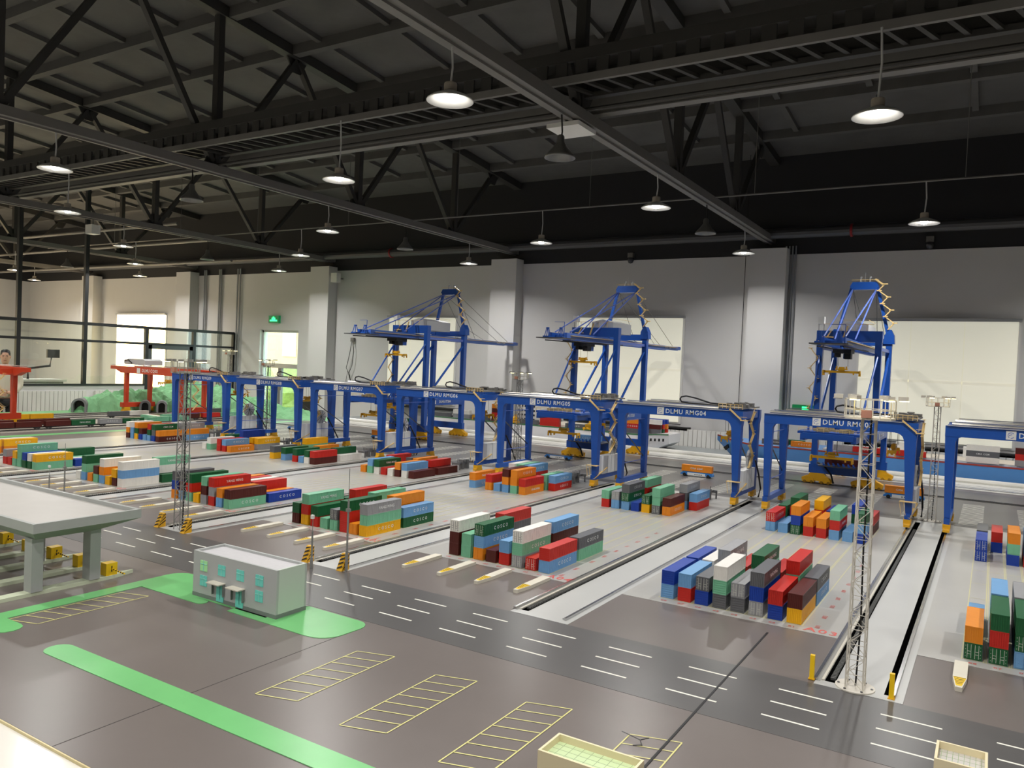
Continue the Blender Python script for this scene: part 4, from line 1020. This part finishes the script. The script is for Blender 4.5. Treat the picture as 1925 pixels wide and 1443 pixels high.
for i, (x, y, cs, w) in enumerate((
    (-14.0, 18.45, 'K', 'the white ship stern by the far crane'), (-13.3, 18.45, 'S,W', 'white ship beneath crane STS04'), (-12.65, 18.45, 'Ky', 'white ship deck below the far window'),
    (-12.0, 18.5, 'N,R,N,O', 'white ship stack beside crane STS04'), (-11.1, 18.5, 'K', 'white ship deck before the bridge'), (-10.4, 18.45, 'R,R,N', 'white ship next to its bridge tower'),
    (-9.6, 18.4, 'Kc', 'white ship in front of bridge tower'), (-8.55, 18.45, 'K', 'white ship right after the bridge tower'),
    (-8.05, 18.55, 'K,Rc,O', 'white ship inner pile by its stern'), (-7.7, 18.85, 'K,N,W', 'white ship second pile by its stern'), (-7.7, 19.05, 'G,R,B', 'white ship third pile by its stern'), (-7.7, 19.3, 'R,O,B', 'white ship fourth pile by its stern'))):
    stack(1, x, y, .37, cs, w)
s2 = ship(-5.75, 5.6, 18.3, 19.9, 'long blue hulled container ship with red deck line', HULLB, DECKR, 'x0', bootm=REDB)
obj('anchor', MB().prism([(-5.5,.2),(-5.4,.28),(-5.38,.2),(-5.44,.13)], 18.78, 18.86), BLACK, s2)
for k in range(6): obj('deck_house_block', B(-1.8+1.3*k, -1.25+1.3*k, 19.3, 19.7, .36, .62), WHITE, s2)
obj('hatch_cover', B(-3.2, 5.2, 18.55, 19.6, .36, .4), DECKC, s2)
def mooring(x, y, label):
    t = thing('deck_winch', label, 'winch', (x, y, .38), group='yellow deck winches')
    obj('base', B(-.14, .14, -.1, .1, 0, .05), YEL, t); obj('drum', MB().lathe([(.05,0),(.08,.02),(.08,.1),(.04,.12),(.04,.17)], 12), YEL, t, (.03, 0, .05))
    for sx in (-.12, .12): obj('foot', B(sx-.012, sx+.012, -.09, -.06, -.03, 0), YEL, t)
mooring(-5.2, 18.8, 'yellow deck winch on the blue ship bow'); mooring(-2.0, 18.6, 'yellow deck machine on the blue ship beside crane STS02')
mooring(-8.9, 18.36, 'yellow deck machine on the white ship in front of its bridge'); mooring(-11.2, 18.38, 'yellow deck machine on the white ship mid deck')
for x, y, cs, w in ((-4.5, 18.45, 'Ky', 'blue ship deck beside its bow'), (-4.2, 18.75, 'G', 'blue ship inner deck by its bow'), (-3.85, 18.42, 'Oc', 'blue ship near crane STS02 leg'), (-2.95, 18.45, 'S', 'blue ship beneath crane STS02'), (-2.55, 18.42, 'Rc', 'blue ship under the STS02 spreader'),
                    (-1.72, 18.45, 'R', 'blue ship deck just past crane STS02'), (-.42, 18.42, 'Wc,Km,Wc', 'blue ship tall pile before the window'), (.42, 18.42, 'Sc,Rc,Nm', 'blue ship pile at the picture edge')):
    stack(2, x, y, .4 if y > 18.41 else .38, cs, w)

# ================================================================== GUIDED VEHICLES on the quay road
def agv(x, y, label, code=None, L=.62):
    t = thing('guided_vehicle', label, 'vehicle', (x, y, 0), group='blue automated guided vehicles')
    obj('body', MB().prism([(-L/2,.05),(-L/2+.05,.09),(L/2-.02,.09),(L/2,.06),(L/2,.03),(-L/2,.03)], -.06, .06), AGVB, t)
    obj('side_panel', B(-L*.28, L*.28, -.064, -.058, .025, .075), WHITE, t)
    for k in range(4): obj('panel_marking', B(-.03+.04*k, -.012+.04*k, -.066, -.064, .038, .056), BLACK, t)
    for xx in (-L*.37, L*.37):
        for yy in (-.056, .056): w = wheel(t, xx, yy, .032, 1.06, 'y', TYRE)
    obj('deck', B(-L*.47, L*.47, -.055, .055, .09, .096), DSTEEL, t)
    if code: container(code, x-.29, y, .097, '%s riding on %s' % (cname(code), label), 'containers on guided vehicles', 'x')
agv(-4.72, 14.5, 'blue guided vehicle between lanes of RMG04 and RMG03', 'Om')
agv(-1.2, 14.62, 'blue guided vehicle behind crane RMG03', 'Om')
agv(-7.85, 14.75, 'empty blue guided vehicle behind crane RMG05')
agv(-12.75, 14.7, 'blue guided vehicle behind crane RMG07', 'O')
agv(-15.6, 14.6, 'empty blue guided vehicle behind crane RMG08')
agv(-15.75, 13.2, 'blue guided vehicle behind crane RMG09', 'Om')
# grey spare spreaders on stands at the lane ends
SPS = MB().box(-.03, .03, -.25, .25, .1, .13).box(-.09, .09, -.27, -.24, .09, .13).box(-.09, .09, .24, .27, .09, .13)
for y in (-.25, .25):
    for x in (-.08, .08): SPS.box(x-.01, x+.01, y-.01, y+.01, 0, .1)
SPS.box(-.05, .05, -.1, -.06, .0, .17).box(-.05, .05, .06, .1, .0, .17).box(-.05,.05,-.02,.02,.13,.17)
SPSM = SPS.mesh('spare_spreader')
for n in (4, 5, 6, 7, 8, 9):
    t = tag(obj('spare_spreader', SPSM, SPRG, None, (CR(n)-.2, 11.98, .003)), 'grey spare spreader on a stand at the quay end of lane A0%d' % n, 'spreader', 'spare spreaders')
    obj('sensor_stalk', MB().bar((0,-.2,.13),(0,-.2,.19),.012).bar((0,.2,.13),(0,.2,.19),.012), SPRG, t)

# ================================================================== FLOODLIGHT TOWERS AND MASTS
def tower(x, y, label, m, H=1.74, foot=True, lit=True):
    t = thing('light_tower', label, 'tower', (x, y, .003), group='lattice light towers'); w0, w1 = .052, .040
    def wz(z): return w0 + (w1-w0)*z/H
    N = 18
    leg = MB()
    for sx in (-1, 1):
        for sy in (-1, 1): leg.bar((sx*w0, sy*w0, 0), (sx*w1, sy*w1, H), .009)
    obj('corner_posts', leg, m, t)
    br = MB()
    for k in range(N):
        za, zb = H*k/N, H*(k+1)/N; a, b = wz(za), wz(zb); s = 1 if k % 2 else -1
        for (p, q) in (((-a*s,-a,za),(b*s,-b,zb)), ((-a*s,a,za),(b*s,b,zb)), ((-a,-a*s,za),(-b,b*s,zb)), ((a,-a*s,za),(b,b*s,zb))): br.bar(p, q, .0038)
        for (p, q) in (((-b,-b,zb),(b,-b,zb)), ((-b,b,zb),(b,b,zb)), ((-b,-b,zb),(-b,b,zb)), ((b,-b,zb),(b,b,zb))): br.bar(p, q, .0038)
    obj('lattice_braces', br, m, t)
    cbl = MB().tube([(.0,.02,0),(.012,.02,.4),(.004,.02,.9),(.01,.02,H)], .006, 5); obj('cable', cbl, BLACK, t)
    if foot:
        o = obj('foot_plate', MB().lathe([(.005,0),(.12,0),(.12,.008),(.005,.009)], 28), m, t)
        for k in range(6): obj('bolt', MB().lathe([(.001,.014),(.008,.014),(.008,.008)], 6), DSTEEL, o, (.1*math.cos(R(60*k)), .1*math.sin(R(60*k)), 0))
    pr = .15
    obj('platform', MB().lathe([(.005,H),(pr,H),(pr,H+.012),(.005,H+.012)], 12), m, t)
    rl = MB()
    for k in range(12):
        a = R(30*k); b = R(30*(k+1)); p = (pr*math.cos(a), pr*math.sin(a)); q = (pr*math.cos(b), pr*math.sin(b))
        rl.bar((*p, H), (*p, H+.125), .006)
        for z in (.06, .125): rl.bar((*p, H+z), (*q, H+z), .005)
    obj('railing', rl, m, t)
    fl = MB().box(-.022, .022, -.05, .0, -.012, .014).prism([(-.022,-.012),(.022,-.012),(.03,-.02),(-.03,-.02)], -.05, 0)
    for k in range(6):
        a = R(60*k+10)
        f = obj('floodlight', B(-.024, .024, -.055, .0, -.01, .016), m, t, (pr*1.08*math.cos(a), pr*1.08*math.sin(a), H+.135), a+R(90))
        if lit: obj('lens', B(-.02, .02, -.058, -.008, -.014, -.01), LAMPON if k != 3 else WGREY, f)
    obj('control_box', B(-.03, .03, -pr-.01, -pr+.02, H+.012, H+.06), mat('box_red', (170,120,104), .5), t)
tower(-.67, 5.47, 'tall pale lattice light tower on a round foot in front', TOWER)
tower(-7.62, 5.47, 'grey lattice light tower between the striped buffers', TOWERG, foot=False)
tower(-.67, 12.68, 'pale lattice light tower behind crane RMG03 near the quay', TOWER, H=1.64)
tower(-7.64, 12.68, 'lattice light tower behind crane RMG05 near the quay', TOWERG, H=1.7)
tower(-14.62, 12.7, 'lattice light tower behind crane RMG08 near the quay', TOWERG, H=1.7)
tower(-20.4, 16.2, 'distant lattice light tower in front of the green hill', TOWERG, H=1.9, foot=False)
def mast(x, y, h, label, cam=False):
    t = thing('slim_mast', label, 'mast', (x, y, .003), group='slim camera masts')
    obj('base_tube', MB().tube([(0,0,0),(0,0,h*.2)], .014, 10), TOWERG, t); obj('pole', MB().tube([(0,0,h*.2),(0,0,h*.7)], .009, 8), TOWERG, t)
    obj('tip', MB().tube([(0,0,h*.7),(0,0,h)], .003, 6), TOWERG, t)
    if cam: obj('camera_head', B(-.02, .008, -.012, .012, h*.93, h), WHITE, t)
    else: obj('fitting', B(-.02, .02, -.014, .014, h*.58, h*.61), TOWERG, t)
mast(-5.05, 5.39, .96, 'slim grey mast standing at the rail strip corner'); mast(-5.37, 5.26, .5, 'short slim mast with camera behind the small building', True)
mast(-9.95, 5.45, .75, 'slim grey mast beyond the gate canopy'); mast(-10.4, 5.5, .42, 'short mast with camera beyond the gate canopy', True)

# ================================================================== GATE CANOPY, BOOTHS
cx0, cx1, cy0, cy1 = -10.6, -6.26, 3.2, 4.1; RZ = .6
gc = thing('gate_canopy', 'grey flat gate canopy on thick columns over the entry lanes', 'canopy', (0, 0, 0))
obj('roof_slab', B(cx0+.03, cx1-.03, cy0+.03, cy1-.03, RZ-.05, RZ-.035), CANROOF, gc)
for a in ((cx0, cx1, cy0, cy0+.03), (cx0, cx1, cy1-.03, cy1), (cx0, cx0+.03, cy0+.03, cy1-.03), (cx1-.03, cx1, cy0+.03, cy1-.03)): obj('parapet', B(*a, RZ-.075, RZ), CANOPY, gc)
ix0, ix1, iy0, iy1 = cx0+.12, cx1-.12, cy0+.08, cy1-.32
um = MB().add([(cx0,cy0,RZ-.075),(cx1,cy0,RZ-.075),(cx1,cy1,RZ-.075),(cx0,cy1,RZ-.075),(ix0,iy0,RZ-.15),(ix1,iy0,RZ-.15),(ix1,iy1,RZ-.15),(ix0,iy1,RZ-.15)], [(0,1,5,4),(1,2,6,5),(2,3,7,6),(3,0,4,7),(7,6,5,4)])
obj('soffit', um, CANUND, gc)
for i in range(5):
    for y in (3.3, 3.77): obj('column', B(-6.49-.873*i, -6.38-.873*i, y-.045, y+.045, .03, RZ-.14), CANOPY, gc)
for i in range(10):
    x = -6.44-.4365*i
    t = tag(obj('gate_island', MB().prism([(x-.05,2.3),(x+.05,2.3),(x+.05,3.95),(x+.005,4.15),(x-.005,4.15),(x-.05,3.95)], 0, .03, 'z'), ISLG), 'pale kerb island under the gate canopy, %s from the small building' % ORD[i+1], 'island', 'gate lane islands')
    b = thing('barrier_booth', 'yellow barrier box on gate island, %s from the small building' % ORD[i+1], 'barrier', (x, 3.93, .03), group='yellow barrier boxes')
    obj('cabinet', B(-.042, .042, -.05, .05, 0, .105), YELB, b); obj('slit', B(.0421, .0425, -.005, .005, .03, .08), BLACK, b)
    o = obj('barrier_arm', MB().bar((.045,0,.055),(.2,.02,.035),.009), YELB, b); s_ = MB()
    for k in range(5): u = .12+.18*k; s_.bar((.045+.155*u, .02*u, .055-.02*u), (.045+.155*(u+.08), .02*(u+.08), .055-.02*(u+.08)), .0096)
    obj('arm_stripes', s_, BLACK, o)

# ================================================================== SMALL OFFICE BUILDING and foreground boxes
bx0, bx1, by0, by1, BH = -5.489, -4.508, 4.07, 4.37, .372
bd = thing('office_building', 'small grey two storey model office with cyan windows', 'building', (0, 0, 0))
obj('wall', MB().box(bx0, bx1, by0, by0+.02, .03, BH).box(bx0, bx1, by1-.02, by1, .03, BH).box(bx0, bx0+.02, by0+.02, by1-.02, .03, BH), BWALL, bd)
obj('wall', B(bx1-.02, bx1+.001, by0+.02, by1-.02, .03, BH), BWALLL, bd)
obj('plinth', B(bx0-.002, bx1+.003, by0-.002, by1+.002, .0, .035), BBASE, bd)
obj('roof', B(bx0+.02, bx1-.02, by0+.02, by1-.02, BH-.04, BH-.018), BROOF, bd)
wl = [(.09, .22, WING), (.31, .22, WINC), (.53, .22, WINC), (.75, .22, WINC), (.09, .1, WINC), (.75, .1, WINC)]
for u, z, m in wl:
    w = obj('window', B(bx0+u, bx0+u+.085, by0-.004, by0+.001, z, z+.085), m, bd); obj('window_frame', MB().box(bx0+u+.04, bx0+u+.045, by0-.006, by0-.004, z, z+.085).box(bx0+u, bx0+u+.085, by0-.006, by0-.004, z+.055, z+.06), mat('frame_teal', (150,220,208), .4), w)
for u in (.3, .53):
    dr = obj('entrance', B(bx0+u, bx0+u+.085, by0-.006, by0+.001, .012, .155), WINC, bd); obj('entrance_frame', B(bx0+u+.04, bx0+u+.045, by0-.006, by0-.004, .035, .155), mat('frame_teal', (150,220,208), .4), dr)
    obj('porch_roof', B(bx0+u-.05, bx0+u+.1, by0-.07, by0, .16, .168), ISLP, bd)
    for sx in (-.04, .09): obj('porch_post', B(bx0+u+sx-.003, bx0+u+sx+.003, by0-.02, by0-.002, .06, .16), BBASE, bd)
def tray_box(x0, x1, y0, y1, h, label, wm_, rm):
    t = thing('roofed_block', label, 'building', (0, 0, 0)); w = .012
    for a in ((x0, x1, y0, y0+w), (x0, x1, y1-w, y1), (x0, x0+w, y0+w, y1-w), (x1-w, x1, y0+w, y1-w)): obj('wall', B(*a, 0, h), wm_, t)
    obj('roof', B(x0+w, x1-w, y0+w, y1-w, h-.045, h-.035), rm, t)
    g = MB(); n = 9
    for i in range(1, n): x = x0+(x1-x0)*i/n; g.box(x-.0012, x+.0012, y0+w, y1-w, h-.035, h-.0345)
    for j in range(1, 5): y = y0+(y1-y0)*j/5; g.box(x0+w, x1-w, y-.0012, y+.0012, h-.035, h-.0345)
    obj('roof_joints', g, mat('joint_green', (150, 170, 130), .5), t)
tray_box(-1.733, -1.287, 3.18, 3.39, .2, 'cream block with pale green tiled roof at the picture foot', CREAM, PGREEN)
tray_box(-.157, .063, 4.248, 4.475, .2, 'cream block with grey tiled roof standing on the road', CREAM, mat('box_roof_grey', (196, 192, 186), .4))
tg = thing('toppled_trestle', 'small toppled wire stand lying on the parking bay', 'stand', (-1.52, 3.93, .004))
obj('wire_frame', MB().tube([(-.12,.03,.012),(0,0,.01),(.03,.05,.01)], .003, 5).tube([(.0,0,.01),(.03,-.05,.01),(-.01,-.08,.01)], .003, 5), DSTEEL, tg)

# ================================================================== PERSON behind the red crane
def person():
    t = thing('person', 'person in beige jacket and black trousers, hands together, behind the red crane', 'person', (-25.2, 11.95, FZ), R(62))
    U = 1.0/K
    def skinned(name, verts, edges, radii, m, root=0, sub=2):
        me = bpy.data.meshes.new(name); me.from_pydata([tuple(c*U for c in v) for v in verts], edges, []); me.update()
        o = bpy.data.objects.new(name, me); COL.objects.link(o); me.materials.append(m); o.parent = t
        o.modifiers.new('skin', 'SKIN'); sd = o.modifiers.new('sub', 'SUBSURF'); sd.levels = sub; sd.render_levels = sub
        for i, r in enumerate(radii):
            rr = r if isinstance(r, tuple) else (r, r)
            me.skin_vertices[0].data[i].radius = (rr[0]*U, rr[1]*U)
        me.skin_vertices[0].data[root].use_root = True
        return o
    skin = mat('skin', (206, 160, 134), .5); jk = mat('jacket_beige', (206, 196, 178), .75); tr_ = mat('trousers_black', (22, 22, 24), .7); hair = mat('hair_black', (18, 15, 14), .5)
    # body faces -Y locally; height 1.76
    v = [(0,0,.92),(0,0,1.1),(0,0,1.28),(0,0,1.42),(0,-.01,1.5),(0,-.02,1.56),
         (.17,0,1.41),(.215,-.03,1.15),(.13,-.2,1.02),(.04,-.25,1.03), (-.17,0,1.41),(-.215,-.03,1.15),(-.13,-.2,1.0),(-.04,-.25,1.01),
         (.095,0,.86),(.11,-.02,.48),(.11,.01,.09),(.12,-.11,.04), (-.095,0,.86),(-.11,-.02,.48),(-.11,.01,.09),(-.12,-.11,.04)]
    e = [(0,1),(1,2),(2,3),(3,4),(4,5),(3,6),(6,7),(7,8),(8,9),(3,10),(10,11),(11,12),(12,13),(0,14),(14,15),(15,16),(16,17),(0,18),(18,19),(19,20),(20,21)]
    r = [(.15,.11),(.15,.115),(.16,.12),(.13,.1),.055,.05, .075,.055,.04,.032, .075,.055,.04,.032, .09,.062,.045,.04, .09,.062,.045,.04]
    b = skinned('body', v, e, r, skin)
    vj = [(0,0,.86),(0,0,1.1),(0,0,1.28),(0,0,1.42),(0,0,1.49),(.175,0,1.41),(.225,-.03,1.15),(.14,-.19,1.02),(-.175,0,1.41),(-.225,-.03,1.15),(-.14,-.19,1.0)]
    ej = [(0,1),(1,2),(2,3),(3,4),(3,5),(5,6),(6,7),(3,8),(8,9),(9,10)]
    j = skinned('jacket', vj, ej, [(.19,.14),(.18,.145),(.19,.15),(.15,.12),(.085,.085),.095,.078,.058,.095,.078,.058], jk)
    vt = [(0,0,.93),(.095,0,.85),(.112,-.02,.48),(.112,.01,.1),(-.095,0,.85),(-.112,-.02,.48),(-.112,.01,.1)]
    skinned('trousers', vt, [(0,1),(1,2),(2,3),(0,4),(4,5),(5,6)], [(.165,.12),.1,.078,.066,.1,.078,.066], tr_)
    # head
    hd = MB(); prof = [(.004,-.125),(.045,-.12),(.062,-.09),(.072,-.04),(.078,.02),(.076,.07),(.055,.105),(.004,.12)]
    hd.lathe([(a*U, z*U) for a, z in prof], 20)
    h = obj('head', hd, skin, t, (0, -.025*U, 1.655*U), smooth=True); h.scale = (.95, 1.15, 1)
    obj('nose', MB().add([(-.012*U,-.072*U,-.035*U),(.012*U,-.072*U,-.035*U),(0,-.098*U,-.03*U),(0,-.07*U,.015*U)], [(0,1,2),(0,2,3),(1,3,2),(0,3,1)]), skin, h)
    for sx in (-1, 1):
        obj('eye', B(sx*.028*U-.012*U, sx*.028*U+.012*U, -.073*U, -.066*U, .004*U, .013*U), hair, h); obj('eyebrow', B(sx*.028*U-.016*U, sx*.028*U+.016*U, -.076*U, -.066*U, .026*U, .032*U), hair, h)
        obj('ear', MB().lathe([(.002*U,-.028*U),(.012*U,-.01*U),(.012*U,.012*U),(.002*U,.028*U)], 8, (sx*.08*U, .005*U, 0)), skin, h)
    obj('mouth', B(-.022*U, .022*U, -.068*U, -.058*U, -.068*U, -.06*U), mat('lips', (160,90,84), .5), h)
    hh = MB().lathe([(.083*U,.02*U),(.087*U,.06*U),(.075*U,.11*U),(.04*U,.135*U),(.003*U,.14*U)], 18, (0, .012*U, 0)); obj('hair', hh, hair, h, smooth=True)
    obj('hair_back', MB().lathe([(.05*U,-.06*U),(.08*U,-.02*U),(.084*U,.03*U)], 14, (0, .022*U, 0)), hair, h, smooth=True)
    # fingers
    for sx in (-1, 1):
        for k in range(4):
            z = 1.04-.02*k; skinned('finger', [(sx*.045,-.245,z),(sx*.0,-.265,z-.004),(-sx*.035,-.262,z-.01),(-sx*.05+sx*.006*k,-.25,z-.014)], [(0,1),(1,2),(2,3)], [.0095,.009,.0085,.007], skin, 0, 1)
        skinned('thumb', [(sx*.05,-.235,1.05),(sx*.03,-.27,1.075),(sx*.0,-.28,1.085)], [(0,1),(1,2)], [.011,.01,.008], skin, 0, 1)
        obj('shoe', MB().prism([(-.05*U,0),(.05*U,0),(.05*U,.05*U),(-.05*U,.08*U)], -.16*U, .1*U, 'y'), BLACK, t, (sx*.115*U, -.02*U, 0))
    return t
person()

# ================================================================== boxes the picture hides, joined
if PILE.v:
    me = PILE.mesh('hidden_boxes')
    for c_ in COLS: me.materials.append(CM[c_])
    me.polygons.foreach_set('material_index', PILEM)
    po = bpy.data.objects.new('container_pile', me); COL.objects.link(po); po['kind'] = 'stuff'
    tag(po, 'remaining stacked shipping containers mostly hidden behind the front boxes', 'containers')
# ================================================================== one drawing unit = K metres: scale every top-level object
for o in list(SC.objects):
    if o.parent is None and o.type != 'CAMERA':
        o.location = o.location * K; o.scale = o.scale * K
print('containers in lanes', nc, 'objects', len(SC.objects))
